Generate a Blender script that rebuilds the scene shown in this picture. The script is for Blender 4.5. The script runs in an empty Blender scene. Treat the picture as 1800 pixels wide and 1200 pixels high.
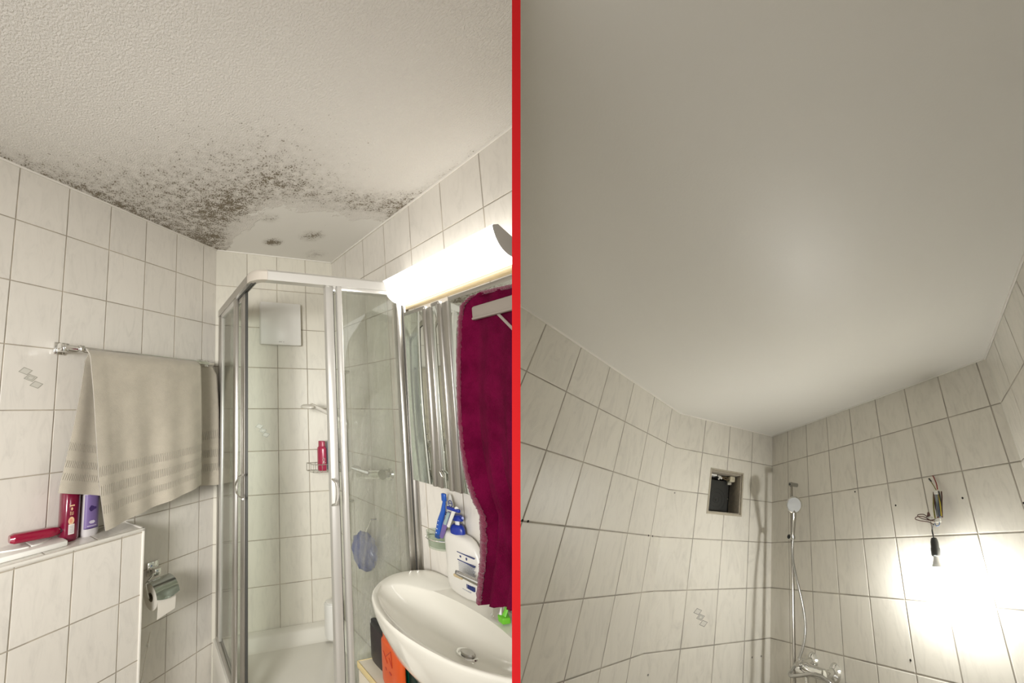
import bpy, bmesh, math, random
from mathutils import Vector, Matrix, noise

C = bpy.context.scene.collection
PI = math.pi
random.seed(7)

# ------------------------------------------------------------------ camera
scene = bpy.context.scene
cam_data = bpy.data.cameras.new('camera')
cam_data.sensor_width = 36.0
cam_data.lens = 14.0
cam_data.clip_start = 0.02
cam = bpy.data.objects.new('camera', cam_data)
CAM = Vector((0.0334, -2.7531, 1.504))
RIGHT = Vector((0.9401, -0.341, 0.0004))
UP = Vector((-0.055, -0.1503, 0.9871))
AHEAD = Vector((0.3365, 0.928, 0.1601))
cam.matrix_world = Matrix.Translation(CAM) @ Matrix((RIGHT, UP, -AHEAD)).transposed().to_4x4()
C.objects.link(cam)
scene.camera = cam

# ------------------------------------------------------------------ world light and exposure
world = bpy.data.worlds.new('ambient_fill')
scene.world = world
world.use_nodes = True
world.node_tree.nodes['Background'].inputs[0].default_value = (1.0, 0.965, 0.92, 1)
world.node_tree.nodes['Background'].inputs[1].default_value = 1.08  # even ambient fill added from all round to brighten both rooms
vs = scene.view_settings
vs.view_transform = 'Standard'
vs.look = 'None'
vs.gamma = 1.0
vs.use_curve_mapping = False
vs.exposure = 0.0


def area_light(name, loc, look, size, power, color, spread=180):
    d = bpy.data.lights.new(name, 'AREA')
    d.shape = 'DISK'
    d.size = size
    d.energy = power
    d.spread = math.radians(spread)
    d.color = color
    o = bpy.data.objects.new(name, d)
    C.objects.link(o)
    o.location = loc
    o.rotation_euler = (Vector(look) - Vector(loc)).to_track_quat('-Z', 'Y').to_euler()
    return o


# ------------------------------------------------------------------ frames of the two bathrooms
class Frame:
    """A corner of a room: origin on the floor (or ceiling), along the wall, out of the wall, up."""
    def __init__(self, o, ex, ey, ez):
        self.o = Vector(o)
        self.L = Matrix((ex, ey, ez)).transposed()
        self.Li = self.L.inverted()

    def w(self, p):
        return self.o + self.L @ Vector(p)

    def turned(self, origin, ang):
        """same frame moved to origin and turned by ang about its upright axis"""
        f = Frame((0, 0, 0), (1, 0, 0), (0, 1, 0), (0, 0, 1))
        f.o = self.w(origin)
        f.L = self.L @ Matrix.Rotation(ang, 3, 'Z')
        f.Li = f.L.inverted()
        return f

    def moved(self, origin, rot):
        f = Frame((0, 0, 0), (1, 0, 0), (0, 1, 0), (0, 0, 1))
        f.o = self.w(origin)
        f.L = self.L @ rot
        f.Li = f.L.inverted()
        return f


# left bathroom (before): walls L, B, R and the room grid A, heights above the floor
L = Frame((-0.6454, 0, 0), (-0.3956, -0.6864, 0), (0.8825, -1.0479, 0), (-0.0943, 0.0208, 0.9801))
B = Frame((0, 0, 0), (-0.8145, 0, 0), (0.5214, -1.2527, 0), (-0.0943, 0.0208, 0.9801))
R = Frame((0, 0, 0), (-0.5214, 1.2527, 0), (-0.8145, 0, 0), (-0.0943, 0.0208, 0.9801))
A = Frame((0, 0, 0), (0.8145, 0, 0), (-0.5214, 1.2527, 0), (-0.0943, 0.0208, 0.9801))
H = 2.5
# right bathroom (after): walls L2, B2, R2, W2 and the room grid A2, heights below the ceiling
L2 = Frame((1.9366, -0.6785, 1.4586), (-1.121, -0.5864, 0.3399), (0.5899, -0.5343, 0.0953), (0.5044, 0.2732, 0.9023))
B2 = Frame((2.921, -0.5358, 1.2812), (-1.2584, -0.1824, 0.2268), (-0.1458, -0.772, 0.2705), (0.5044, 0.2732, 0.9023))
R2 = Frame((2.921, -0.5358, 1.2812), (0.1458, 0.772, -0.2705), (-1.2584, -0.1824, 0.2268), (0.5044, 0.2732, 0.9023))
W2 = Frame((2.6842, -1.7899, 1.7206), (1.1237, 0.5839, -0.3395), (-0.5848, 0.537, -0.0968), (0.5044, 0.2732, 0.9023))
A2 = Frame((2.921, -0.5358, 1.2812), (1.2584, 0.1824, -0.2268), (0.1458, 0.772, -0.2705), (0.5044, 0.2732, 0.9023))
# added fill light for the left bathroom, unseen behind the camera
area_light('fill_light', CAM - RIGHT * 0.55 - AHEAD * 1.0 + Vector((0, 0, 0.30)), A.w((-0.80, -0.25, 1.00)), 0.75, 17.0, (1.0, 0.98, 0.94), 80)
# a second added fill light, unseen, to lift the right bathroom
area_light('fill_light', CAM + RIGHT * 0.30 - AHEAD * 0.10 - UP * 0.1, A2.w((-0.30, -0.25, -0.25)), 0.80, 0.8, (1.0, 0.985, 0.94), 100)
# the partition between them
PART_N = (RIGHT - AHEAD * 0.010714).normalized()
PART_F = (AHEAD + RIGHT * 0.010714).normalized()


# ------------------------------------------------------------------ mesh helper
class MB:
    def __init__(self):
        self.bm = bmesh.new()

    def _mi(self, faces, mi):
        for f in faces:
            f.material_index = mi

    def box(self, x0, x1, y0, y1, z0, z1, bev=0.0, mi=0, seg=2):
        bm = self.bm
        v = [bm.verts.new(p) for p in ((x0, y0, z0), (x1, y0, z0), (x1, y1, z0), (x0, y1, z0),
                                       (x0, y0, z1), (x1, y0, z1), (x1, y1, z1), (x0, y1, z1))]
        fs = [bm.faces.new([v[i] for i in q]) for q in ((0, 3, 2, 1), (4, 5, 6, 7), (0, 1, 5, 4),
                                                       (1, 2, 6, 5), (2, 3, 7, 6), (3, 0, 4, 7))]
        self._mi(fs, mi)
        if bev > 0:
            es = list({e for f in fs for e in f.edges})
            r = bmesh.ops.bevel(bm, geom=es, offset=bev, segments=seg, profile=0.5, affect='EDGES')
            self._mi(r['faces'], mi)
        return self

    def loft(self, rings, mi=0, cap0=True, cap1=True, closed=True):
        bm = self.bm
        rv = [[bm.verts.new(p) for p in r] for r in rings]
        n = len(rv[0])
        fs = []
        for a, b in zip(rv[:-1], rv[1:]):
            for i in range(n if closed else n - 1):
                j = (i + 1) % n
                fs.append(bm.faces.new((a[i], a[j], b[j], b[i])))
        if cap0:
            fs.append(bm.faces.new(rv[0][::-1]))
        if cap1:
            fs.append(bm.faces.new(rv[-1]))
        self._mi(fs, mi)
        return self

    def tube(self, pts, r, n=10, mi=0, closed=False):
        pts = [Vector(p) for p in pts]
        m = len(pts)
        rr = r if isinstance(r, (list, tuple)) else [r] * m
        tang = []
        for i in range(m):
            a = pts[(i - 1) % m] if (closed or i > 0) else pts[0]
            b = pts[(i + 1) % m] if (closed or i < m - 1) else pts[-1]
            tang.append((b - a).normalized())
        t = tang[0]
        ref = Vector((0, 0, 1)) if abs(t.z) < 0.9 else Vector((1, 0, 0))
        u = t.cross(ref).normalized()
        rings = []
        for i in range(m):
            t = tang[i]
            u = (u - t * u.dot(t))
            u.normalize()
            w = t.cross(u)
            rings.append([pts[i] + (u * math.cos(2 * PI * k / n) + w * math.sin(2 * PI * k / n)) * rr[i] for k in range(n)])
        if closed:
            rings.append(rings[0])
            return self.loft(rings, mi, False, False)
        return self.loft(rings, mi)

    def lathe(self, prof, c=(0, 0, 0), axis=(0, 0, 1), n=28, sx=1.0, sy=1.0, mi=0, power=2.0):
        """profile of (radius, height) turned about axis through c; power > 2 squares the section"""
        axis = Vector(axis).normalized()
        ref = Vector((0, 0, 1)) if abs(axis.z) < 0.9 else Vector((1, 0, 0))
        u = ref.cross(axis).normalized() if abs(axis.z) < 0.9 else Vector((1, 0, 0))
        w = axis.cross(u)
        c = Vector(c)
        rings = []
        for r, h in prof:
            ring = []
            for k in range(n):
                a = 2 * PI * k / n
                ca, sa = math.cos(a), math.sin(a)
                if power != 2.0:
                    ca = math.copysign(abs(ca) ** (2 / power), ca)
                    sa = math.copysign(abs(sa) ** (2 / power), sa)
                ring.append(c + axis * h + u * (r * sx * ca) + w * (r * sy * sa))
            rings.append(ring)
        return self.loft(rings, mi)

    def prism(self, poly, axis, t0, t1, bev=0.0, mi=0):
        """polygon in the two other axes, run along axis ('x', 'y' or 'z')"""
        def P(a, b, t):
            return {'x': (t, a, b), 'y': (a, t, b), 'z': (a, b, t)}[axis]
        n0 = len(self.bm.faces)
        before = set(self.bm.faces)
        self.loft([[P(a, b, t0) for a, b in poly], [P(a, b, t1) for a, b in poly]], mi)
        if bev > 0:
            fs = [f for f in self.bm.faces if f not in before]
            es = list({e for f in fs for e in f.edges})
            r = bmesh.ops.bevel(self.bm, geom=es, offset=bev, segments=2, profile=0.5, affect='EDGES')
            self._mi(r['faces'], mi)
        return self

    def sphere(self, c, r, sx=1, sy=1, sz=1, nu=20, nv=12, mi=0, fn=None):
        c = Vector(c)
        rings = []
        for j in range(1, nv):
            th = PI * j / nv
            ring = []
            for i in range(nu):
                ph = 2 * PI * i / nu
                d = Vector((math.sin(th) * math.cos(ph), math.sin(th) * math.sin(ph), math.cos(th)))
                q = r * (fn(d) if fn else 1)
                ring.append(c + Vector((d.x * sx, d.y * sy, d.z * sz)) * q)
            rings.append(ring)
        return self.loft(rings, mi)

    def cloth(self, fn, nu, nv, th, mi=0, uv=False):
        """closed double sheet: fn(u, v) -> point, thickness th along its normal"""
        P = [[Vector(fn(i / nu, j / nv)) for i in range(nu + 1)] for j in range(nv + 1)]
        bm = self.bm
        front, back = [], []
        for j in range(nv + 1):
            fr, bk = [], []
            for i in range(nu + 1):
                a = P[j][min(i + 1, nu)] - P[j][max(i - 1, 0)]
                b = P[min(j + 1, nv)][i] - P[max(j - 1, 0)][i]
                n = a.cross(b)
                n = n.normalized() if n.length > 1e-9 else Vector((0, 1, 0))
                fr.append(bm.verts.new(P[j][i] + n * th / 2))
                bk.append(bm.verts.new(P[j][i] - n * th / 2))
            front.append(fr)
            back.append(bk)
        fs = []
        lay = bm.loops.layers.uv.get('UVMap') or bm.loops.layers.uv.new('UVMap')
        def face(vs, uvs):
            f = bm.faces.new(vs)
            for l, q in zip(f.loops, uvs):
                l[lay].uv = q
            fs.append(f)
        for j in range(nv):
            for i in range(nu):
                q = [(i / nu, j / nv), ((i + 1) / nu, j / nv), ((i + 1) / nu, (j + 1) / nv), (i / nu, (j + 1) / nv)]
                face((front[j][i], front[j][i + 1], front[j + 1][i + 1], front[j + 1][i]), q)
                face((back[j][i], back[j + 1][i], back[j + 1][i + 1], back[j][i + 1]), [q[0], q[3], q[2], q[1]])
        rim = [(0, i) for i in range(nu)] + [(j, nu) for j in range(nv)] + [(nv, nu - i) for i in range(nu)] + [(nv - j, 0) for j in range(nv)]
        for k in range(len(rim)):
            (j0, i0), (j1, i1) = rim[k], rim[(k + 1) % len(rim)]
            uvq = (i0 / nu, j0 / nv)
            face((front[j1][i1], front[j0][i0], back[j0][i0], back[j1][i1]), [uvq] * 4)
        self._mi(fs, mi)
        return self


def frame_uv(me, fr, base, plane):
    uvl = me.uv_layers.get('UVMap') or me.uv_layers.new(name='UVMap')
    b = Vector(base)
    for loop in me.loops:
        q = fr.Li @ me.vertices[loop.vertex_index].co + b
        uvl.data[loop.index].uv = {'xz': (q.x, q.z), 'xy': (q.x, q.y), 'yz': (q.y, q.z)}[plane]


def build(name, mb, mats, fr, base=(0, 0, 0), parent=None, uv=None, smooth=0.6, clip=None):
    """link the helper's shapes as ONE mesh object; its origin sits at base in the frame"""
    bm = mb.bm
    b = Vector(base)
    for v in bm.verts:
        v.co = fr.L @ (v.co - b)
    bmesh.ops.recalc_face_normals(bm, faces=bm.faces)
    org = fr.w(base)
    if clip is None and fr is R:                # right wall of the left bathroom runs up to the partition
        clip = 'left'
    if clip:                                   # the piece of the room on this side of the partition
        s = 1 if clip == 'left' else -1
        bmesh.ops.bisect_plane(bm, geom=bm.verts[:] + bm.edges[:] + bm.faces[:], dist=1e-6,
                               plane_co=CAM - org, plane_no=PART_N * s, clear_outer=True)
    me = bpy.data.meshes.new(name)
    bm.to_mesh(me)
    bm.free()
    for m in (mats if isinstance(mats, (list, tuple)) else [mats]):
        me.materials.append(m)
    if uv:
        frame_uv(me, fr, base, uv)
    if smooth:
        for p in me.polygons:
            p.use_smooth = True
        me.set_sharp_from_angle(angle=smooth)
    o = bpy.data.objects.new(name, me)
    C.objects.link(o)
    if parent is None:
        o.location = org
    else:
        o.parent = parent
        o.location = org - ORG[parent.name]
    ORG[o.name] = org
    return o


ORG = {}


def thing(name, label, cat, fr, base, group=None):
    o = bpy.data.objects.new(name, None)
    o.empty_display_size = 0.05
    C.objects.link(o)
    o.location = fr.w(base)
    ORG[o.name] = fr.w(base)
    return tag(o, label, cat, group)


def tag(o, label, cat, group=None):
    o['label'] = label
    o['category'] = cat
    if group:
        o['group'] = group
    return o


def struct(o):
    o['kind'] = 'structure'
    return o


# ------------------------------------------------------------------ materials
class NT:
    def __init__(self, name):
        self.m = bpy.data.materials.new(name)
        self.m.use_nodes = True
        self.t = self.m.node_tree
        self.bsdf = self.t.nodes['Principled BSDF']
        self.out = self.t.nodes['Material Output']

    def n(self, kind, **kw):
        nd = self.t.nodes.new('ShaderNode' + kind)
        for k, v in kw.items():
            setattr(nd, k, v)
        return nd

    def link(self, a, b):
        self.t.links.new(a, b)

    def _in(self, sock, v):
        if hasattr(v, 'links'):
            self.link(v, sock)
        elif v is not None:
            sock.default_value = v

    def math(self, op, a, b=None, c=None, clamp=False):
        nd = self.n('Math', operation=op, use_clamp=clamp)
        for i, v in enumerate((a, b, c)):
            if v is not None:
                self._in(nd.inputs[i], v)
        return nd.outputs[0]

    def vmath(self, op, a, b=None):
        nd = self.n('VectorMath', operation=op)
        self._in(nd.inputs[0], a)
        if b is not None:
            self._in(nd.inputs[1], b)
        return nd.outputs[0]

    def noise(self, vec, scale, detail=3.0, rough=0.5, dist=0.0):
        nd = self.n('TexNoise')
        self._in(nd.inputs['Vector'], vec)
        nd.inputs['Scale'].default_value = scale
        nd.inputs['Detail'].default_value = detail
        nd.inputs['Roughness'].default_value = rough
        nd.inputs['Distortion'].default_value = dist
        return nd.outputs[0]

    def ramp(self, f, stops):
        nd = self.n('ValToRGB')
        self._in(nd.inputs[0], f)
        el = nd.color_ramp.elements
        while len(el) < len(stops):
            el.new(0.5)
        for e, (p, c) in zip(el, stops):
            e.position = p
            e.color = c if len(c) == 4 else (*c, 1)
        return nd.outputs[0]

    def range(self, v, a, b, c=0.0, d=1.0, smooth=True):
        nd = self.n('MapRange', interpolation_type='SMOOTHSTEP' if smooth else 'LINEAR')
        self._in(nd.inputs[0], v)
        for i, q in enumerate((a, b, c, d)):
            nd.inputs[i + 1].default_value = q
        return nd.outputs[0]

    def mix(self, f, a, b):
        nd = self.n('Mix', data_type='RGBA')
        self._in(nd.inputs[0], f)
        self._in(nd.inputs[6], a if hasattr(a, 'links') else (*a, 1))
        self._in(nd.inputs[7], b if hasattr(b, 'links') else (*b, 1))
        return nd.outputs[2]

    def bump(self, h, dist=0.002, strength=1.0, normal=None):
        nd = self.n('Bump')
        nd.inputs['Strength'].default_value = strength
        nd.inputs['Distance'].default_value = dist
        self._in(nd.inputs['Height'], h)
        if normal is not None:
            self.link(normal, nd.inputs['Normal'])
        return nd.outputs[0]

    def obj(self):
        return self.n('TexCoord').outputs['Object']

    def uv(self):
        return self.n('TexCoord').outputs['UV']

    def set(self, **kw):
        names = dict(color='Base Color', rough='Roughness', metal='Metallic', spec='Specular IOR Level',
                     trans='Transmission Weight', ior='IOR', normal='Normal', coat='Coat Weight',
                     emit='Emission Color', power='Emission Strength', sheen='Sheen Weight', sss='Subsurface Weight',
                     alpha='Alpha')
        for k, v in kw.items():
            s = self.bsdf.inputs[names[k]]
            if hasattr(v, 'links'):
                self.link(v, s)
            elif isinstance(v, tuple):
                s.default_value = (*v, 1) if len(v) == 3 else v
            else:
                s.default_value = v
        return self.m


def plain(name, color, rough=0.5, metal=0.0, var=0.0, scale=30.0, bump=0.0, **kw):
    t = NT(name)
    v = t.obj()
    if var:
        f = t.noise(v, scale)
        lo = tuple(max(0, c * (1 - var)) for c in color)
        hi = tuple(min(1, c * (1 + var)) for c in color)
        t.set(color=t.ramp(f, [(0.3, lo), (0.7, hi)]))
    else:
        t.set(color=color)
    if bump:
        t.set(normal=t.bump(t.noise(v, scale * 3), bump, 0.6))
    return t.set(rough=rough, metal=metal, **kw)


def tile_mat(name, x0, z0, tw, th, color, grout, rough=0.22, streak=0.12, tilt=0.012, width=0.0032):
    """glazed wall tiles: joints, faint upright marbling, each tile set a touch out of true"""
    t = NT(name)
    sep = t.n('SeparateXYZ')
    t.link(t.uv(), sep.inputs[0])
    cx = t.math('DIVIDE', t.math('SUBTRACT', sep.outputs[0], x0), tw)
    cz = t.math('DIVIDE', t.math('SUBTRACT', sep.outputs[1], z0), th)
    ix, iz = t.math('FLOOR', cx), t.math('FLOOR', cz)
    fx, fz = t.math('FRACT', cx), t.math('FRACT', cz)
    dx = t.math('MULTIPLY', t.math('MINIMUM', fx, t.math('SUBTRACT', 1.0, fx)), tw)
    dz = t.math('MULTIPLY', t.math('MINIMUM', fz, t.math('SUBTRACT', 1.0, fz)), th)
    d = t.math('MINIMUM', dx, dz)
    face = t.range(d, width * 0.40, width * 0.72)            # 0 in the joint, 1 on the tile
    comb = t.n('CombineXYZ')
    t.link(ix, comb.inputs[0])
    t.link(iz, comb.inputs[1])
    wn = t.n('TexWhiteNoise', noise_dimensions='2D')
    t.link(comb.outputs[0], wn.inputs['Vector'])
    # marbling: noise drawn out upright, shifted per tile
    pos = t.n('CombineXYZ')
    t.link(t.math('MULTIPLY', sep.outputs[0], 1.0), pos.inputs[0])
    t.link(t.math('MULTIPLY', sep.outputs[1], 0.30), pos.inputs[1])
    t.link(t.math('MULTIPLY', wn.outputs['Value'], 9.0), pos.inputs[2])
    m1 = t.noise(pos.outputs[0], 20.0, 7.0, 0.66, 1.4)
    m2 = t.noise(pos.outputs[0], 75.0, 4.0, 0.6, 0.5)
    vein = t.math('ADD', t.math('MULTIPLY', t.range(m1, 0.42, 0.72), 0.55), t.math('MULTIPLY', t.math('MULTIPLY', t.range(m1, 0.5, 0.75), t.range(m2, 0.45, 0.7)), 0.45))
    tone = t.math('ADD', t.math('MULTIPLY', t.math('SUBTRACT', wn.outputs['Value'], 0.5), 0.05), 1.0)
    dark = tuple(c * (1 - streak * 1.9) for c in color)
    col = t.mix(vein, color, dark)
    tn = t.n('Mix', data_type='RGBA', blend_type='MULTIPLY')
    tn.inputs[0].default_value = 1.0
    t.link(col, tn.inputs[6])
    cc = t.n('CombineColor')
    for i in range(3):
        t.link(tone, cc.inputs[i])
    t.link(cc.outputs[0], tn.inputs[7])
    gn = t.noise(t.uv(), 8.0, 2.0)
    gcol = t.mix(t.range(gn, 0.35, 0.65), tuple(c * 0.8 for c in grout), tuple(min(1, c * 1.25) for c in grout))
    t.set(color=t.mix(face, gcol, tn.outputs[2]))
    t.set(rough=t.math('ADD', t.math('MULTIPLY', t.math('SUBTRACT', 1.0, face), 0.5), rough))
    # out-of-true tiles and slightly pillowed joints
    geo = t.n('NewGeometry')
    jit = t.vmath('SUBTRACT', wn.outputs['Color'], (0.5, 0.5, 0.5))
    sc = t.n('VectorMath', operation='SCALE')
    t.link(jit, sc.inputs[0])
    sc.inputs['Scale'].default_value = tilt * 2
    nn = t.vmath('NORMALIZE', t.vmath('ADD', geo.outputs['Normal'], sc.outputs[0]))
    h = t.math('ADD', t.range(d, width * 0.2, width * 1.2), t.math('MULTIPLY', m1, 0.06))
    t.set(normal=t.bump(h, 0.0022, 0.7, nn), spec=0.5)
    return t.m


def glass_mat(name, tint, dirt=0.0, rough=0.02, sheen=0.035):
    """pane: clear with mirror-like sheen, and dried water where dirt > 0"""
    t = NT(name)
    tr = t.n('BsdfTransparent')
    tr.inputs[0].default_value = (*tint, 1)
    gl = t.n('BsdfGlossy')
    gl.inputs['Roughness'].default_value = rough
    lw = t.n('LayerWeight')
    lw.inputs['Blend'].default_value = 0.5
    refl = t.math('ADD', t.math('MULTIPLY', t.math('POWER', lw.outputs['Facing'], 4.0), 0.42), sheen)
    m1 = t.n('MixShader')
    t.link(refl, m1.inputs[0])
    t.link(tr.outputs[0], m1.inputs[1])
    t.link(gl.outputs[0], m1.inputs[2])
    last = m1.outputs[0]
    if dirt:
        df = t.n('BsdfDiffuse')
        df.inputs[0].default_value = (0.62, 0.61, 0.55, 1)
        tl = t.n('BsdfTranslucent')
        tl.inputs[0].default_value = (0.62, 0.61, 0.55, 1)
        a = t.n('MixShader')
        a.inputs[0].default_value = 0.5
        t.link(df.outputs[0], a.inputs[1])
        t.link(tl.outputs[0], a.inputs[2])
        sc = t.vmath('MULTIPLY', t.obj(), (60.0, 60.0, 7.0))
        f = t.noise(sc, 1.0, 6.0, 0.7)
        g = t.noise(t.obj(), 6.0, 3.0)
        sp = t.n('SeparateXYZ')
        t.link(t.obj(), sp.inputs[0])
        low = t.range(sp.outputs[2], 0.5, 1.75, 1.0, 0.30)      # limescale is thicker low down
        amt = t.math('MULTIPLY', t.math('ADD', t.math('MULTIPLY', t.range(f, 0.35, 0.75), 0.55), t.math('MULTIPLY', t.range(g, 0.3, 0.7), 0.45)), t.math('MULTIPLY', low, dirt))
        m2 = t.n('MixShader')
        t.link(amt, m2.inputs[0])
        t.link(last, m2.inputs[1])
        t.link(a.outputs[0], m2.inputs[2])
        last = m2.outputs[0]
    t.link(last, t.out.inputs[0])
    return t.m


CHROME = plain('chrome', (0.80, 0.80, 0.78), 0.07, 1.0)
ALU = plain('brushed_aluminium', (0.52, 0.505, 0.475), 0.30, 1.0, var=0.05, scale=8)
ALU_WHITE = plain('pale_coated_aluminium', (0.62, 0.605, 0.57), 0.30, 0.45)
ALU_DARK = plain('dark_gasket', (0.05, 0.05, 0.045), 0.5)
WHITE = plain('white_plastic', (0.80, 0.79, 0.75), 0.35)
CREAM = plain('ceramic', (0.80, 0.78, 0.70), 0.12, coat=0.4)
CAULK = plain('white_caulk', (0.84, 0.81, 0.75), 0.5)
GLASS = glass_mat('clear_pane', (0.965, 0.985, 0.965))
GLASS_DIRTY = glass_mat('water_stained_pane', (0.95, 0.958, 0.94), 0.52, 0.015, 0.10)
BLACK = plain('black_plastic', (0.012, 0.012, 0.012), 0.35)


# ================================================================== THE LEFT BATHROOM: shell
def ceiling_before():
    t = NT('mouldy_textured_plaster')
    sep = t.n('SeparateXYZ')
    t.link(t.uv(), sep.inputs[0])
    x, y = sep.outputs[0], sep.outputs[1]
    uv = t.uv()
    # distance from the left wall and from the right wall (x = 0)
    dl = t.math('SUBTRACT', t.math('MULTIPLY', t.math('ADD', x, 0.7925), 0.547), t.math('MULTIPLY', y, 0.837))
    warp = t.noise(uv, 7.0, 4.0, 0.6)
    w0 = t.math('SUBTRACT', warp, 0.5)

    def blob(cx, cy, r, amp):
        ax = t.math('DIVIDE', t.math('SUBTRACT', x, cx), r)
        ay = t.math('DIVIDE', t.math('SUBTRACT', y, cy), r)
        q = t.math('ADD', t.math('MULTIPLY', ax, ax), t.math('MULTIPLY', ay, ay))
        return t.math('MULTIPLY', t.math('EXPONENT', t.math('MULTIPLY', q, -1.0)), amp)
    edge = t.math('MULTIPLY', t.math('EXPONENT', t.math('MULTIPLY', t.math('ABSOLUTE', dl), -8.0)),
                  t.range(x, -1.75, -0.95, 0.72, 1.0))
    dens = edge
    GAIN = 1.03
    for b in ((-0.88, -0.38, 0.16, 0.50), (-0.80, -0.55, 0.13, 0.46), (-0.84, -0.16, 0.10, 0.55), (-1.02, -0.55, 0.28, 0.36),
              (-0.66, -0.76, 0.14, 0.34), (-0.44, -0.72, 0.13, 0.36), (-0.24, -0.72, 0.12, 0.52), (-0.08, -0.76, 0.12, 0.50),
              (-0.80, -0.88, 0.32, 0.33), (-0.45, -0.90, 0.30, 0.20), (-1.35, -0.62, 0.32, 0.28), (-0.95, -1.05, 0.5, 0.14), (-1.5, -1.0, 0.7, 0.06)):
        dens = t.math('ADD', dens, blob(b[0], b[1], b[2], b[3] * GAIN))
    redge = t.math('MULTIPLY', t.math('EXPONENT', t.math('MULTIPLY', x, 16.0)), t.range(y, -1.7, -0.75, 0.30, 0.75))
    dens = t.math('ADD', dens, redge)
    # flaked-off patch in the shower corner: bare smooth filler with a few stains left on it
    edge_y = t.math('ADD', t.math('ADD', y, 0.60), t.math('MULTIPLY', w0, 0.34))
    edge_l = t.math('ADD', t.math('ADD', x, 0.755), t.math('ADD', t.math('MULTIPLY', w0, 0.30), t.math('MULTIPLY', y, 0.16)))
    peel = t.math('MULTIPLY', t.range(edge_y, 0.0, 0.012), t.range(edge_l, 0.0, 0.012))
    stains = t.math('ADD', t.math('ADD', blob(-0.49, -0.20, 0.055, 1.5), blob(-0.30, -0.34, 0.08, 0.95)), blob(-0.17, -0.1, 0.10, 0.6))
    stains = t.math('ADD', stains, blob(-0.60, -0.47, 0.06, 0.8))
    dens = t.math('ADD', t.math('MULTIPLY', dens, t.math('SUBTRACT', 1.0, peel)), t.math('MULTIPLY', stains, peel))
    sp = t.noise(t.vmath('MULTIPLY', uv, (1.25, 0.85, 1.0)), 112.0, 3.0, 0.55, 0.2)
    sp2 = t.noise(uv, 24.0, 5.0, 0.68)
    f = t.math('ADD', t.math('MULTIPLY', sp, 0.60), t.math('MULTIPLY', sp2, 0.40))
    thr = t.math('SUBTRACT', 0.672, t.math('MULTIPLY', dens, 0.20))
    mould = t.range(t.math('SUBTRACT', f, thr), 0.0, 0.06)
    haze = t.math('MULTIPLY', t.range(dens, 0.2, 1.15), 0.62)
    mould = t.math('MINIMUM', t.math('ADD', t.math('MULTIPLY', mould, 0.66), t.math('MULTIPLY', haze, t.range(sp2, 0.25, 0.66))), 0.92)
    base = t.mix(peel, (0.82, 0.79, 0.745), (0.82, 0.80, 0.755))
    dark = t.mix(t.noise(uv, 9.0), (0.13, 0.105, 0.06), (0.22, 0.175, 0.115))
    t.set(color=t.mix(mould, base, dark), rough=0.85, spec=0.2)
    g1 = t.noise(uv, 140.0, 3.0, 0.55)
    g2 = t.noise(uv, 180.0, 2.0, 0.5)
    h = t.math('ADD', t.range(g1, 0.35, 0.65), t.math('MULTIPLY', g2, 0.35))
    h = t.math('MULTIPLY', h, t.math('SUBTRACT', 1.0, t.math('MULTIPLY', peel, 0.93)))
    h = t.math('ADD', h, t.math('MULTIPLY', t.math('SUBTRACT', 1.0, peel), 0.6))
    t.set(normal=t.bump(h, 0.003, 0.65))
    return t.m


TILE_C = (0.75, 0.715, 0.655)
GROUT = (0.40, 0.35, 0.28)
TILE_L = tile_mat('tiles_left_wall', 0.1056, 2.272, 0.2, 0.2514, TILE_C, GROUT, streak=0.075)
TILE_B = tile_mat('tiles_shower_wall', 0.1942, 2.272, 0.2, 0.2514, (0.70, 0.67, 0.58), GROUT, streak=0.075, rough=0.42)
TILE_R = tile_mat('tiles_right_wall', -0.1791, 2.272, 0.2, 0.2514, TILE_C, GROUT, streak=0.075)
TILE_LEDGE = tile_mat('tiles_ledge', 0.657, 0.740, 0.2, 0.2514, TILE_C, GROUT, streak=0.075)
TILE_TOP = tile_mat('tiles_ledge_top', 0.755, -0.06, 0.2, 0.30, TILE_C, GROUT)
TILE_FLOOR = tile_mat('tiles_floor', 0.0, 0.0, 0.2, 0.2, (0.42, 0.38, 0.32), GROUT)
DECOR = plain('printed_diamond_grey', (0.36, 0.35, 0.30), 0.3)
DECOR_IN = plain('printed_diamond_pale', (0.62, 0.60, 0.54), 0.25)


def diamonds(mb, centres, sx=1.0):
    """three outlined diamonds of the printed decor tile; centres as (x, z) on the wall"""
    for k, (cx, cz) in enumerate(centres):
        for (w, h, y, mi) in ((0.026, 0.0155, 0.0004, 1), (0.0215, 0.0125, 0.0006, 2), (0.016, 0.0092, 0.0008, 1), (0.0125, 0.007, 0.0010, 2)):
            if k != 1 and y > 0.0007:
                continue
            w2 = w * sx
            poly = [(cx - w2, cz - h * 0.25), (cx - w2 * 0.25, cz + h), (cx + w2, cz + h * 0.25), (cx + w2 * 0.25, cz - h)]
            mb.prism(poly, 'y', -0.001, y, mi=mi)


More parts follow.
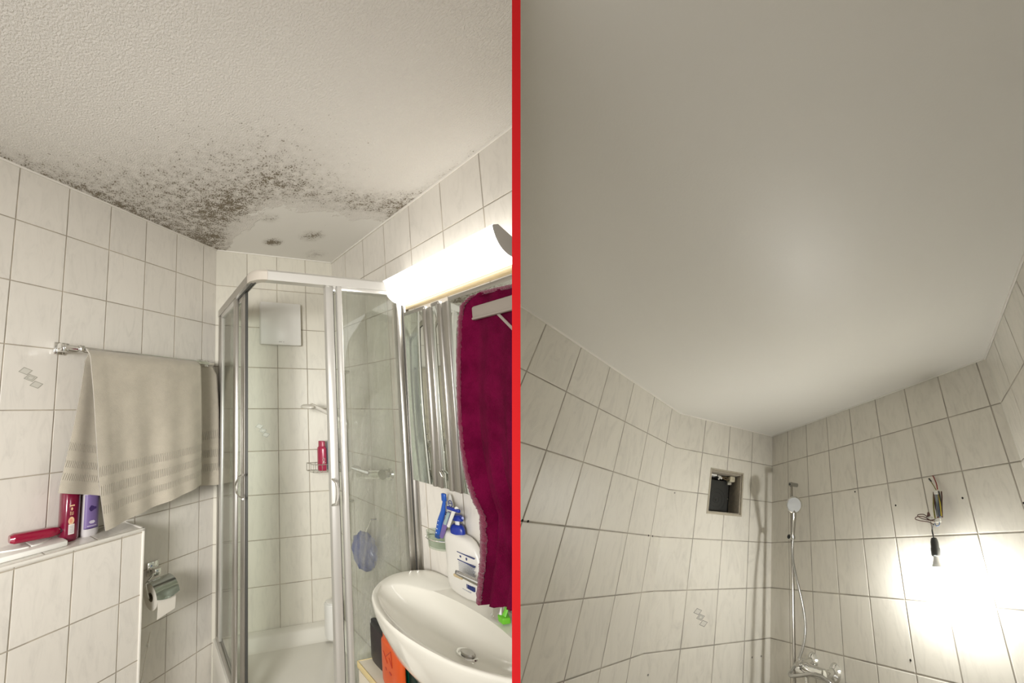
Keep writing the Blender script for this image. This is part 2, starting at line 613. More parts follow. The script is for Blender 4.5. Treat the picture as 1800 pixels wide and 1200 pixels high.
mb = MB().box(-3.3, 0.08, -3.6, 0.08, H, H + 0.06)
struct(build('ceiling_mouldy', mb, ceiling_before(), A, (-1.5, -1.5, H), uv='xy', clip='left', smooth=0))
mb = MB().box(-3.3, 0.08, -3.6, 0.08, -0.06, 0.0)
struct(build('floor_left', mb, TILE_FLOOR, A, (-1.5, -1.5, 0), uv='xy', clip='left', smooth=0))
mb = MB().box(0.0, 2.9, -0.06, 0, 0, H)
diamonds(mb, [(1.0249, 1.6699), (1.0045, 1.6442), (0.9816, 1.6182)], -1)
struct(build('wall_left', mb, [TILE_L, DECOR, DECOR_IN], L, (1, 0, 0), uv='xz', clip='left', smooth=0))
mb = MB().box(-0.06, 0.86, -0.06, 0, 0, H)
diamonds(mb, [(0.5158, 1.4132), (0.4943, 1.3875), (0.4746, 1.3618)], -1)
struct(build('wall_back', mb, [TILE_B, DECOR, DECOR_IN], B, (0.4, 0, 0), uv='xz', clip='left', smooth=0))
mb = MB().box(-3.2, 0.06, -0.06, 0, 0, H)
struct(build('wall_right', mb, TILE_R, R, (-1, 0, 0), uv='xz', clip='left', smooth=0))
# boxed-in cistern along the left wall
LX, LY, LZ = 0.553, 0.145, 1.006
mb = MB().box(LX, 2.6, 0.001, LY, 0, LZ)
o = struct(build('wall_ledge', mb, [TILE_LEDGE, TILE_TOP], L, (1, 0, 0), uv='xz', smooth=0))
uvl = o.data.uv_layers['UVMap']
for p in o.data.polygons:
    if p.normal.z > 0.7:
        p.material_index = 1
        for li in p.loop_indices:
            q = L.Li @ o.data.vertices[o.data.loops[li].vertex_index].co
            uvl.data[li].uv = (q.x + 1, q.y)
# white corner beads on the ledge and caulk lines under the ceiling
mb = MB()
mb.box(LX - 0.004, 2.6, LY - 0.009, LY + 0.003, LZ - 0.009, LZ + 0.003, 0.002)
mb.box(LX - 0.004, LX + 0.008, 0.002, LY + 0.003, LZ - 0.009, LZ + 0.003, 0.002)
mb.box(LX - 0.004, LX + 0.008, LY - 0.009, LY + 0.003, 0, LZ - 0.009, 0.002)
struct(build('trim_1', mb, CAULK, L, (LX, LY, LZ)))
mb = MB().box(0, 2.9, 0.0, 0.008, H - 0.008, H + 0.002, 0.002)
struct(build('trim_2', mb, CAULK, L, (1, 0, H), clip='left'))
mb = MB().box(0, 0.79, 0.0, 0.006, H - 0.006, H + 0.002, 0.002)
struct(build('trim_3', mb, CAULK, B, (0.4, 0, H)))
mb = MB().box(-2.6, 0, 0.0, 0.008, H - 0.009, H + 0.002, 0.002)
struct(build('trim_4', mb, CAULK, R, (-1, 0, H), clip='left'))

# the partition that parts the two bathrooms: white boards with a red-painted end
PF = Frame(CAM, PART_N, PART_F, UP)
RED = plain('red_matt_paint', (0.70, 0.023, 0.027), 0.9, spec=0.02)
PWHITE = plain('partition_paint', (0.70, 0.67, 0.61), 0.6)
PT = 0.0129 / 2
mb = MB().box(-PT, PT, 0.606, 3.6, -2.0, 1.7)
struct(build('wall_partition', mb, PWHITE, PF, (0, 2, 0), smooth=0))
mb = MB().box(-PT, PT, 0.600, 0.606, -2.0, 1.7)
struct(build('trim_5', mb, RED, PF, (0, 0.6, 0), smooth=0))

# ================================================================== vanity lamp over the mirror
LAMP = NT('lit_opal_acrylic')
LAMP.set(color=(0.9, 0.88, 0.82), rough=0.35, emit=(1.0, 0.985, 0.94), power=4.8)
LAMP = LAMP.m
SHADE = NT('glowing_upper_shade')
SHADE.set(color=(0.85, 0.83, 0.78), rough=0.4, emit=(1.0, 0.985, 0.94), power=3.3)
SHADE = SHADE.m
CAPGREY = plain('grey_end_cap', (0.33, 0.31, 0.28), 0.4)
BRASS = plain('pale_brass_rail', (0.62, 0.50, 0.30), 0.35, 0.3)
XL0, XL1 = -0.728, -1.318
T0, B0 = Vector((0.130, 2.117)), Vector((0.012, 2.006))
arc = []
for k in range(15):
    s = k / 14
    p = T0.lerp(B0, s) + Vector((0.69, -0.72)) * 0.034 * math.sin(PI * s) ** 0.9
    arc.append((p.x, p.y))
chord = [(B0.x + 0.004 + 0.03 * s, B0.y + 0.012 + 0.06 * s) for s in (0.0, 1.0)] + [(T0.x - 0.02, T0.y + 0.004)]
t = thing('vanity_lamp', 'lit white curved vanity lamp on the right wall above the mirror cabinet', 'lamp', R, (-1.0, 0, 2.0))
inner = [(a_ - 0.0035, z + 0.0035) for a_, z in arc]
mb = MB().prism(arc + inner[::-1], 'x', XL0, XL1)
build('diffuser', mb, LAMP, R, (-1.0, 0, 2.0), t)
mb = MB().prism([(arc[0][0] - 0.004, arc[0][1] + 0.003)] + [(q[0] - 0.004, q[1] + 0.004) for q in arc[1:-1:3]] + [(arc[-1][0] + 0.002, arc[-1][1] + 0.006)] + chord, 'x', XL0 - 0.002, XL1 + 0.002)
build('upper_shade', mb, SHADE, R, (-1.0, 0, 2.0), t)
for x0, x1 in ((XL0 + 0.003, XL0), (XL1, XL1 - 0.004)):
    mb = MB().prism([(a_ + 0.001, z) for a_, z in arc] + chord, 'x', x0, x1)
    o = build('end_cap', mb, CAPGREY if x1 < -1 else WHITE, R, (-1.0, 0, 2.0), t)
    if x1 < -1:
        o['label'] = 'grey lens-shaped end cap'
mb = MB().box(XL1 - 0.02, XL0 - 0.02, 0.0, 0.026, 1.984, 2.001, 0.003)
mb.box(XL1, XL0, 0.0, 0.02, 2.0, 2.06, 0.003)
build('mounting_rail', mb, BRASS, R, (-1.0, 0, 2.0), t)

# ================================================================== mirror cabinet
MIRROR = plain('mirror_glass', (0.80, 0.84, 0.80), 0.015, 1.0)
CABW = plain('cabinet_white', (0.66, 0.63, 0.57), 0.4)
MX = (-0.828, -0.950, -0.992, -1.030, -1.082, -1.50)
MZ0, MZ1, MY = 1.236, 1.940, 0.10
t = thing('mirror_cabinet', 'mirror-fronted bathroom cabinet with aluminium strips under the vanity lamp', 'cabinet', R, (-1.1, 0, MZ0))
bs = (-1.1, 0, MZ0)
mb = MB().box(MX[5], MX[0], 0.0, MY - 0.022, MZ0, MZ1, 0.003)
build('body', mb, CABW, R, bs, t)
for (a, b, zz) in ((MX[0], MX[1], 0.02), (MX[2], MX[3], 0.02), (MX[4], MX[5], 0.02)):
    mb = MB().box(b, a, MY - 0.020, MY, MZ0 - 0.006, MZ1 - 0.004, 0.0015)
    d = build('door', mb, MIRROR, R, bs, t)
    mb = MB().box(b, a, MY - 0.021, MY + 0.0005, MZ1 - 0.012, MZ1 + 0.004, 0.001)
    build('edge_strip', mb, ALU, R, bs, d)
for (a, b) in ((MX[1], MX[2]), (MX[3], MX[4])):
    mb = MB()
    w = a - b
    mb.box(b + w * 0.66, a, MY - 0.02, MY + 0.010, MZ0 - 0.008, MZ1 - 0.01, 0.003)
    mb.box(b + w * 0.1, b + w * 0.6, MY - 0.02, MY + 0.004, MZ0 - 0.008, MZ1 - 0.01, 0.003)
    mb.box(b, b + w * 0.1, MY - 0.02, MY + 0.008, MZ0 - 0.008, MZ1 - 0.01, 0.001)
    build('door_profile', mb, ALU, R, bs, t)
mb = MB().tube([(-0.9942, 0.11, 1.289), (-1.0156, 0.118, 1.2744)], [0.004, 0.005], 8)
build('door_knob', mb, CHROME, R, bs, t)

# ================================================================== wash basin
ZB = 0.859
half = [(-0.8043, 0), (-0.7861, 0.0552), (-0.7797, 0.1199), (-0.7884, 0.1894), (-0.8228, 0.2667), (-0.8723, 0.3357), (-0.9189, 0.3786), (-0.9696, 0.4053), (-1.0321, 0.4255), (-1.0943, 0.4354), (-1.1442, 0.4356), (-1.1978, 0.4282), (-1.2519, 0.4126)]
XC, YC = -1.115, 0.225


def polar(pts):
    """radius by angle about the basin's middle, mirrored to the right half"""
    q = []
    for x, y in pts:
        q.append((math.atan2(y - YC, x - XC), math.hypot(x - XC, y - YC)))
    return sorted(q)


outl = polar([(x, max(y, 0.004)) for x, y in half])
NA = 96


def radius(a):
    a = math.atan2(math.sin(a), math.cos(a))
    if math.cos(a) < 0:
        a = PI - a
        a = math.atan2(math.sin(a), math.cos(a))
    if a <= outl[0][0]:
        return (0.004 - YC) / math.sin(a) if math.sin(a) < -0.2 else outl[0][1]
    for (a0, r0), (a1, r1) in zip(outl[:-1], outl[1:]):
        if a0 <= a <= a1:
            return r0 + (r1 - r0) * (a - a0) / (a1 - a0)
    return outl[-1][1] + (0.213 - outl[-1][1]) * (a - outl[-1][0]) / (PI / 2 - outl[-1][0] + 1e-6)


RAD = [radius(2 * PI * k / NA) for k in range(NA)]
for _ in range(2):
    RAD = [(RAD[k - 1] + 2 * RAD[k] + RAD[(k + 1) % NA]) / 4 for k in range(NA)]
DRX, DRY, ZD = -1.150, 0.192, 0.764


def basin_ring(f, z, inner=0.0, dcx=0.0, dcy=0.0):
    r = []
    for k in range(NA):
        a = 2 * PI * k / NA
        q = RAD[k] * f
        x, y = XC + math.cos(a) * q + dcx, YC + math.sin(a) * q + dcy
        r.append((x, max(y, 0.003), z))
    return r


def bowl_ring(s, z):
    """s = 1 on the bowl's inner lip, 0 at the drain"""
    r = []
    for k in range(NA):
        a = 2 * PI * k / NA
        ax, ay = 0.262, 0.150
        x, y = XC + math.cos(a) * ax, YC + 0.030 + math.sin(a) * ay
        x, y = DRX + (x - DRX) * s, DRY + (y - DRY) * s
        r.append((x, y, z))
    return r


t = thing('wash_basin', 'white ceramic wash basin on the right wall above the bottles', 'basin', R, (XC, 0, ZB))
bs = (XC, 0, ZB)
mb = MB()
rings = [basin_ring(0.30, ZB - 0.20, 0), basin_ring(0.52, ZB - 0.185), basin_ring(0.78, ZB - 0.125), basin_ring(0.93, ZB - 0.065),
         basin_ring(0.975, ZB - 0.040), basin_ring(0.995, ZB - 0.018), basin_ring(1.0, ZB - 0.008), basin_ring(0.992, ZB - 0.001), basin_ring(0.975, ZB + 0.002),
         basin_ring(0.93, ZB - 0.001)]
for s, dz in ((1.0, -0.003), (0.975, -0.009), (0.93, -0.022), (0.85, -0.040), (0.72, -0.058), (0.55, -0.072), (0.36, -0.083), (0.20, -0.092), (0.105, -0.097)):
    rings.append(bowl_ring(s, ZB + dz))
mb.loft(rings)
build('bowl', mb, CREAM, R, bs, t, smooth=1.2, clip='left')
d = (DRX, DRY, ZB - 0.099)
mb = MB().lathe([(0.034, 0.000), (0.034, 0.005), (0.031, 0.008), (0.026, 0.0075), (0.024, 0.003), (0.0, 0.003)], d)
o = build('drain', mb, CHROME, R, bs, t)
mb = MB().lathe([(0.0, 0.004), (0.019, 0.004), (0.0205, 0.009), (0.018, 0.0125), (0.0, 0.0135)], d)
build('stopper', mb, ALU, R, bs, o)
# tap: body behind the red towel, lever reaching out over the bowl
t = thing('basin_tap', 'chrome tap lever reaching over the basin beside the white pump bottle', 'tap', R, (-1.165, 0.07, ZB))
bs = (-1.165, 0.07, ZB)
mb = MB().lathe([(0.026, 0.0), (0.026, 0.006), (0.021, 0.012), (0.020, 0.055), (0.017, 0.07), (0.0, 0.072)], bs)
build('body', mb, CHROME, R, bs, t)
P0, P1 = Vector((-1.1001, 0.17, 0.9841)), Vector((-1.1533, 0.1, 0.9506))
rings = []
for k in range(9):
    s = k / 8
    c = P0.lerp(P1, s)
    w, h = 0.0125 - 0.002 * s, 0.0085 + 0.003 * s
    if k == 0:
        w, h = 0.010, 0.006
    ax = (P1 - P0).normalized()
    sd = ax.cross(Vector((0, 0, 1))).normalized()
    up = sd.cross(ax)
    rings.append([c + sd * (w * math.cos(2 * PI * i / 16)) + up * (h * math.sin(2 * PI * i / 16)) for i in range(16)])
TAPC = plain('darkened_chrome', (0.50, 0.49, 0.46), 0.16, 1.0)  # chrome darkened in its colour to stand in for dark reflections
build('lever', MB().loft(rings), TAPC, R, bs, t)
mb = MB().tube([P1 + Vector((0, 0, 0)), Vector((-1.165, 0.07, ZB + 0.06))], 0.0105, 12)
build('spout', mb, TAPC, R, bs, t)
mb = MB().tube([Vector((-1.0833, 0.16, 0.9674)), Vector((-1.1146, 0.16, 0.9693))], 0.005, 10)
build('aerator', mb, BRASS, R, bs, t)

# ================================================================== shower cabin
KX, KY = -0.757, -0.722          # its free corner
ZR0, ZR1 = 2.0697, 2.1199
ZT = 0.284
TRAY = plain('shower_tray_acrylic', (0.80, 0.78, 0.71), 0.18)
t = thing('shower_tray', 'white shower tray inside the corner shower cabin', 'shower tray', A, (-0.4, -0.36, 0))
mb = MB()
mb.box(-0.785, -0.005, -0.742, -0.005, 0.0, ZT - 0.05, 0.004)


def rrect(x0, x1, y0, y1, r, z, n=6):
    pts = []
    for cx, cy, a0 in ((x1 - r, y1 - r, 0), (x0 + r, y1 - r, 90), (x0 + r, y0 + r, 180), (x1 - r, y0 + r, 270)):
        for k in range(n + 1):
            a = math.radians(a0 + 90 * k / n)
            pts.append((cx + r * math.cos(a), cy + r * math.sin(a), z))
    return pts


mb.loft([rrect(-0.787, -0.003, -0.744, -0.003, 0.004, 0.20), rrect(-0.787, -0.003, -0.744, -0.003, 0.004, ZT - 0.006),
         rrect(-0.783, -0.004, -0.740, -0.004, 0.006, ZT), rrect(-0.735, -0.05, -0.70, -0.05, 0.06, ZT - 0.001), rrect(-0.725, -0.06, -0.69, -0.06, 0.06, ZT - 0.008),
         rrect(-0.70, -0.085, -0.665, -0.085, 0.06, ZT - 0.045), rrect(-0.67, -0.115, -0.635, -0.115, 0.06, ZT - 0.052)], cap0=True, cap1=True)
build('basin_floor', mb, TRAY, A, (-0.4, -0.36, 0), t, smooth=0.9)

bs = (KX, KY, ZT)
t = thing('shower_cabin', 'corner shower cabin with aluminium frame and sliding glass doors', 'shower cabin', A, bs)
# head rails, corner elbow, sill rails
sec = [(-0.020, ZR0), (-0.020, ZR1 - 0.012), (-0.014, ZR1 - 0.003), (0.0, ZR1), (0.012, ZR1 - 0.003), (0.020, ZR1 - 0.014), (0.020, ZR0)]
mb = MB().prism([(KY + a, z) for a, z in sec], 'x', KX + 0.05, -0.002)
build('head_rail', mb, ALU_WHITE, A, bs, t)
mb = MB().prism([(KX + a, z) for a, z in sec], 'y', KY + 0.05, -0.002)
mb.box(KX - 0.004, KX + 0.002, KY + 0.04, -0.01, ZR0 - 0.004, ZR0 + 0.002, mi=1)
mb.box(KX + 0.008, KX + 0.014, KY + 0.03, -0.01, ZR0 - 0.004, ZR0 + 0.002, mi=1)
build('head_rail', mb, [ALU, ALU_DARK], A, bs, t)
rings = []
for k in range(9):
    a = PI / 2 * k / 8
    cx, cy = KX + 0.05, KY + 0.05
    dx, dy = -math.sin(a), -math.cos(a)
    rings.append([(cx + dx * (0.05 - q), cy + dy * (0.05 - q), z) for q, z in [(-w * 1.06, zz) for w, zz in sec]])
mb = MB().loft(rings)
o = build('corner_elbow', mb, plain('elbow_plastic', (0.60, 0.55, 0.48), 0.3), A, bs, t)
o['label'] = 'rounded beige corner elbow'
mb = MB().box(KX + 0.02, -0.002, KY - 0.016, KY + 0.016, ZT, ZT + 0.03, 0.004)
build('sill_rail', mb, ALU, A, bs, t)
mb = MB().box(KX - 0.016, KX + 0.016, KY + 0.02, -0.002, ZT, ZT + 0.03, 0.004)
mb.box(KX + 0.003, KX + 0.009, KY + 0.02, -0.002, ZT + 0.027, ZT + 0.032, mi=1)
build('sill_rail', mb, [ALU, ALU_DARK], A, bs, t)
ZA, ZBt = ZT + 0.03, ZR0 + 0.004
# wall posts
mb = MB().box(KX - 0.018, KX + 0.016, -0.034, -0.001, ZT, ZR0, 0.004)
mb.box(KX - 0.008, KX + 0.012, -0.060, -0.034, ZA, ZBt, 0.002)
build('wall_post', mb, ALU, A, bs, t)
mb = MB().box(-0.032, -0.001, KY - 0.018, KY + 0.018, ZT, ZR0, 0.004)
mb.box(-0.066, -0.036, KY - 0.012, KY + 0.012, ZA, ZBt, 0.003)
mb.box(-0.036, -0.031, KY - 0.010, KY + 0.010, ZA, ZBt, mi=1)
build('wall_post', mb, [ALU, ALU_DARK], A, bs, t)


def pane(name, mats, axis, a0, a1, off, profs, parent, gl):
    """glass leaf with its upright profiles; axis 'y' = left side, 'x' = right side"""
    m = MB()
    for p0, p1, th, mi in profs:
        if axis == 'y':
            m.box(KX + off - th, KX + off + th, p0, p1, ZA, ZBt, 0.003, mi)
        else:
            m.box(p0, p1, KY + off - th, KY + off + th, ZA, ZBt, 0.003, mi)
    if axis == 'y':
        m.box(KX + off - 0.009, KX + off + 0.009, a1, a0, ZBt - 0.03, ZBt, 0.002)
    else:
        m.box(a0, a1, KY + off - 0.009, KY + off + 0.009, ZBt - 0.022, ZBt, 0.002)
    fr = build(name, m, mats, A, bs, parent)
    m = MB()
    if axis == 'y':
        m.box(KX + off - 0.002, KX + off + 0.002, a1, a0, ZA, ZBt)
    else:
        m.box(a0, a1, KY + off - 0.002, KY + off + 0.002, ZA, ZBt)
    g = build('glass_pane', m, gl, A, bs, fr, smooth=0)
    return fr


# left side: fixed leaf by the wall, sliding leaf pushed back behind it
pane('fixed_leaf', [ALU_WHITE, ALU], 'y', -0.064, -0.415, -0.006, [(-0.095, -0.064, 0.009, 0), (-0.428, -0.388, 0.010, 1)], t, GLASS)
lf = pane('sliding_leaf', [ALU, ALU_DARK], 'y', -0.215, -0.535, 0.012, [(-0.490, -0.466, 0.008, 0), (-0.535, -0.498, 0.010, 0), (-0.550, -0.535, 0.006, 1)], t, GLASS)
hp = [(-0.775, -0.5946, 1.2423), (-0.775, -0.5249, 1.2209), (-0.775, -0.4721, 1.1866), (-0.775, -0.4615, 1.1644), (-0.775, -0.4839, 1.144), (-0.775, -0.5364, 1.1382), (-0.775, -0.5955, 1.1418)]
build('door_handle', MB().tube(hp, 0.0045, 10), CHROME, A, bs, lf)
# right side: fixed leaf by the wall, sliding leaf pushed behind it
fl = pane('fixed_leaf', [ALU_WHITE, ALU], 'x', -0.372, -0.066, -0.008, [(-0.376, -0.352, 0.010, 0)], t, GLASS_DIRTY)
lf = pane('sliding_leaf', [ALU_WHITE, ALU_DARK], 'x', -0.422, -0.10, 0.012, [(-0.424, -0.386, 0.012, 0), (-0.386, -0.380, 0.006, 1)], t, GLASS)
hp = [(-0.4256, -0.755, 1.2326), (-0.4182, -0.755, 1.2209), (-0.4125, -0.755, 1.198), (-0.412, -0.755, 1.1754), (-0.4154, -0.755, 1.1532), (-0.4212, -0.755, 1.1357), (-0.4293, -0.755, 1.1273)]
build('door_handle', MB().tube([(p[0], p[1] + (0.02 if k in (0, 6) else 0), p[2]) for k, p in enumerate(hp)], [0.004, 0.006, 0.0075, 0.008, 0.0075, 0.006, 0.004], 12), CHROME, A, bs, lf)

# ------------------------------------------------------------------ things in the shower
t = thing('fan_cover', 'square white ventilation cover on the tiled shower wall', 'vent', B, (0.38, 0, 1.92))
mb = MB().box(0.2464, 0.5165, 0.006, 0.036, 1.9115, 2.1818, 0.006)
build('cover_panel', mb, WHITE, B, (0.38, 0, 1.92), t)
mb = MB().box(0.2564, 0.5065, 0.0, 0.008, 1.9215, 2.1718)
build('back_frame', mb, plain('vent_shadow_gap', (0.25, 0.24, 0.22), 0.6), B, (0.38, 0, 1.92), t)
mb = MB()
vx, vz = (0.3914, 1.9305)
for k in range(5):
    mb.box(vx + 0.004 - k * 0.0042, vx + 0.0068 - k * 0.0042, 0.0355, 0.0365, vz - 0.002, vz + 0.0015 + 0.001 * (k % 2))
mb.box(vx - 0.028, vx - 0.024, 0.0355, 0.0365, vz - 0.002, vz + 0.002)
build('maker_mark', mb, plain('mark_grey', (0.28, 0.27, 0.25), 0.5), B, (0.38, 0, 1.92), t)

WHITE_SH = plain('white_shower_plastic', (0.74, 0.71, 0.64), 0.3)
t = thing('hand_shower', 'white hand shower head on its rail inside the shower cabin', 'shower head', A, (-0.04, -0.16, 1.55))
bs = (-0.04, -0.16, 1.55)
hc = Vector((-0.2731, -0.17, 1.5325))
ax = Vector((0.10, -0.12, 1.0)).normalized()
mb = MB().lathe([(0.0, -0.010), (0.036, -0.010), (0.041, -0.005), (0.040, 0.002), (0.030, 0.009), (0.0, 0.013)], hc, ax)
build('spray_head', mb, WHITE_SH, A, bs, t)
he = Vector((-0.0825, -0.16, 1.4654))
mb = MB().tube([hc + Vector((0.02, 0, 0.006)), hc.lerp(he, 0.35) + Vector((0, 0, 0.014)), hc.lerp(he, 0.7) + Vector((0, 0, 0.006)), he, he + Vector((0.028, 0, -0.03))],
               [0.014, 0.0125, 0.012, 0.0125, 0.012], 12)
build('handle', mb, WHITE_SH, A, bs, t)
t = thing('shower_rail', 'chrome shower rail half hidden behind the white door post', 'rail', R, (-0.17, 0, 0.95))
bs = (-0.17, 0, 0.95)
mb = MB().tube([(-0.17, 0.042, 0.98), (-0.17, 0.042, 1.75)], 0.009, 12)
build('rail', mb, CHROME, R, bs, t)
for z in (0.99, 1.74):
    build('wall_bracket', MB().tube([(-0.17, 0.0, z), (-0.17, 0.05, z)], 0.012, 12), CHROME, R, bs, t)
build('slider', MB().box(-0.19, -0.15, 0.03, 0.075, he.z - 0.06, he.z - 0.015, 0.006), CHROME, R, bs, t)
# corner basket with its bottles
bx0, bz = (0.2175, 1.1437)
t = thing('wire_basket', 'chrome wire basket with pink and blue bottles in the shower corner', 'basket', B, (0.1, 0.0, bz))
mb = MB()
for z in (bz, bz + 0.045):
    mb.tube([(bx0, 0.004, z), (bx0, 0.07, z), (bx0 - 0.02, 0.10, z), (0.02, 0.10, z), (0.006, 0.08, z), (0.006, 0.004, z)], 0.0022, 8, closed=True)
for k in range(8):
    x = 0.012 + (bx0 - 0.016) * k / 7
    mb.tube([(x, 0.002, bz + 0.045), (x, 0.002, bz), (x, 0.10, bz), (x, 0.10, bz + 0.045)], 0.0014, 6)
build('wire_frame', mb, CHROME, B, (0.1, 0, bz), t)


def bottle(name, label, cat, fr, base, w, d, h, body, cap, neck=0.35, cap_h=0.14, shoulder=0.12, group=None, power=2.6, capw=None):
    """a toiletries bottle standing at base: body and cap"""
    t = thing(name, label, cat, fr, base, group)
    hb = h * (1 - cap_h)
    prof = [(0.0, 0.0), (0.90, 0.0), (1.0, 0.012 * 1), (1.0, hb * (1 - shoulder)), (0.93, hb * (1 - shoulder * 0.45)), (0.72, hb * (1 - shoulder * 0.1)), (neck, hb), (0.0, hb)]
    mb = MB().lathe([(r * w / 2, z) for r, z in prof], base, sx=1, sy=d / w, n=32, power=power)
    build('body', mb, body, fr, base, t)
    if cap:
        cw = (capw or neck) * w / 2
        top = (base[0], base[1], base[2] + hb - 0.001)
        mb = MB().lathe([(0.0, 0), (cw, 0), (cw, h * cap_h * 0.85), (cw * 0.92, h * cap_h), (0.0, h * cap_h)], top, sy=min(1.0, d / w * 1.15), n=28, power=power)
        build('cap', mb, cap, fr, base, t)
    return t


PINK = plain('pink_bottle', (0.42, 0.035, 0.085), 0.25)
px_, pz_ = (0.1338, 1.1485)
pb = (px_, 0.055, bz + 0.004)
t = bottle('shower_gel', 'pink shower gel bottle standing in the chrome wire basket', 'bottle', B, pb, 0.056, 0.04, 0.1759, PINK, plain('pink_cap', (0.45, 0.06, 0.11), 0.3), 0.72, 0.18)
mb = MB()
sw = [(0.000, 0.040), (0.006, 0.052), (0.010, 0.066), (0.004, 0.078), (-0.003, 0.072), (-0.002, 0.060), (0.010, 0.044), (0.014, 0.036)]
mb.tube([(px_ - 0.004 + a, 0.0762, pb[2] + b) for a, b in sw], 0.0012, 6)
mb.tube([(px_ + 0.008 - 0.02 * k / 4, 0.0762, pb[2] + 0.05 + 0.003 * math.sin(k)) for k in range(5)], 0.0012, 6)
build('label_swirl', mb, WHITE, B, pb, t)
qx_ = 0.0689
bottle('shampoo_bottle', 'pale blue bottle half hidden by the door post beside the pink one', 'bottle', B, (qx_, 0.055, bz + 0.004), 0.060, 0.04, 0.2117,
       plain('blue_grey_bottle', (0.20, 0.26, 0.38), 0.3), plain('navy_cap', (0.03, 0.05, 0.12), 0.35), 0.5, 0.10, 0.35)
wx, wz = (0.1201, 0.3025)
bottle('cleaner_bottle', 'white bottle standing in the shower tray behind the door post', 'bottle', B, (wx, 0.10, ZT - 0.04), 0.085, 0.06, 0.19, WHITE, WHITE, 0.8, 0.03, 0.06)
# mixer, hose and sponge seen through the stained pane
t = thing('shower_mixer', 'chrome shower mixer on the tiles behind the water-stained pane', 'tap', R, (-0.42, 0, 1.33))
m0, m1 = Vector((-0.3545, 0.06, 1.1693)), Vector((-0.5541, 0.06, 1.2027))
bs = (-0.42, 0, 1.33)
mb = MB().tube([m0, m1], 0.024, 16)
build('body', mb, CHROME, R, bs, t)
for p in (m0.lerp(m1, 0.12), m0.lerp(m1, 0.88)):
    build('wall_flange', MB().tube([(p.x, 0.0, p.z), (p.x, 0.012, p.z), (p.x, 0.0125, p.z), (p.x, 0.06, p.z)], [0.032, 0.030, 0.016, 0.016], 16), CHROME, R, bs, t)
mb = MB().tube([m0.lerp(m1, 0.5) + Vector((0, 0.02, 0.01)), m0.lerp(m1, 0.5) + Vector((0.02, 0.10, 0.035))], [0.014, 0.008], 12)
build('lever', mb, CHROME, R, bs, t)
hs = [(-0.3923, 0.06, 1.164), (-0.3842, 0.08, 1.2101), (-0.3449, 0.09, 1.2165), (-0.283, 0.09, 1.177), (-0.2409, 0.09, 1.1022), (-0.2302, 0.09, 0.9472), (-0.2122, 0.08, 0.7606), (-0.1944, 0.07, 0.9367), (-0.1656, 0.06, 1.2476), (-0.1465, 0.05, 1.4277)]
tag(build('shower_hose', MB().tube(hs, 0.007, 10), plain('grey_hose', (0.55, 0.55, 0.52), 0.3, 0.6), R, hs[0]), 'grey shower hose looping from the mixer behind the glass', 'hose')
lc = (-0.3935, 0.075, 0.7986)
mb = MB().sphere(lc, 0.072, 1.0, 0.8, 1.25, 36, 24, fn=lambda d: 1 + 0.16 * noise.noise(d * 4.0) + 0.10 * noise.noise(d * 11.0))
tag(build('bath_sponge', mb, plain('blue_mesh_sponge', (0.025, 0.085, 0.45), 0.8, bump=0.01, scale=60), R, lc, smooth=1.5), 'blue mesh bath sponge hanging behind the water-stained pane', 'sponge')
mb = MB().tube([(lc[0], lc[1], lc[2] + 0.07), (lc[0], 0.03, lc[2] + 0.15)], 0.002, 6)
mb.tube([(lc[0], 0.0, lc[2] + 0.152), (lc[0], 0.034, lc[2] + 0.152)], 0.005, 8)
tag(build('sponge_hook', mb, CHROME, R, (lc[0], 0, lc[2] + 0.15)), 'small chrome hook above the blue bath sponge', 'hook')

# ================================================================== left wall: rail, towel, ledge things, paper
t = thing('towel_rail', 'chrome towel rail with square bracket on the left wall', 'towel rail', L, (0.9064, 0, 1.7739))
bs = (0.9064, 0, 1.7739)
ZRAIL = 1.772
mb = MB().box(bs[0] - 0.024, bs[0] + 0.022, 0.0, 0.010, ZRAIL - 0.026, ZRAIL + 0.026, 0.004)
mb.box(bs[0] - 0.018, bs[0] + 0.016, 0.008, 0.062, ZRAIL - 0.018, ZRAIL + 0.018, 0.004)
build('wall_bracket', mb, CHROME, L, bs, t)
mb = MB().box(0.10, 0.146, 0.0, 0.010, ZRAIL - 0.026, ZRAIL + 0.026, 0.004)
mb.box(0.106, 0.14, 0.008, 0.062, ZRAIL - 0.018, ZRAIL + 0.018, 0.004)
build('wall_bracket', mb, CHROME, L, bs, t)
mb = MB().box(0.085, bs[0] + 0.004, 0.058, 0.076, ZRAIL - 0.009, ZRAIL + 0.009, 0.003)
mb.box(bs[0] - 0.075, bs[0] - 0.05, 0.053, 0.081, ZRAIL - 0.014, ZRAIL + 0.014, 0.003)
build('rail', mb, CHROME, L, bs, t)


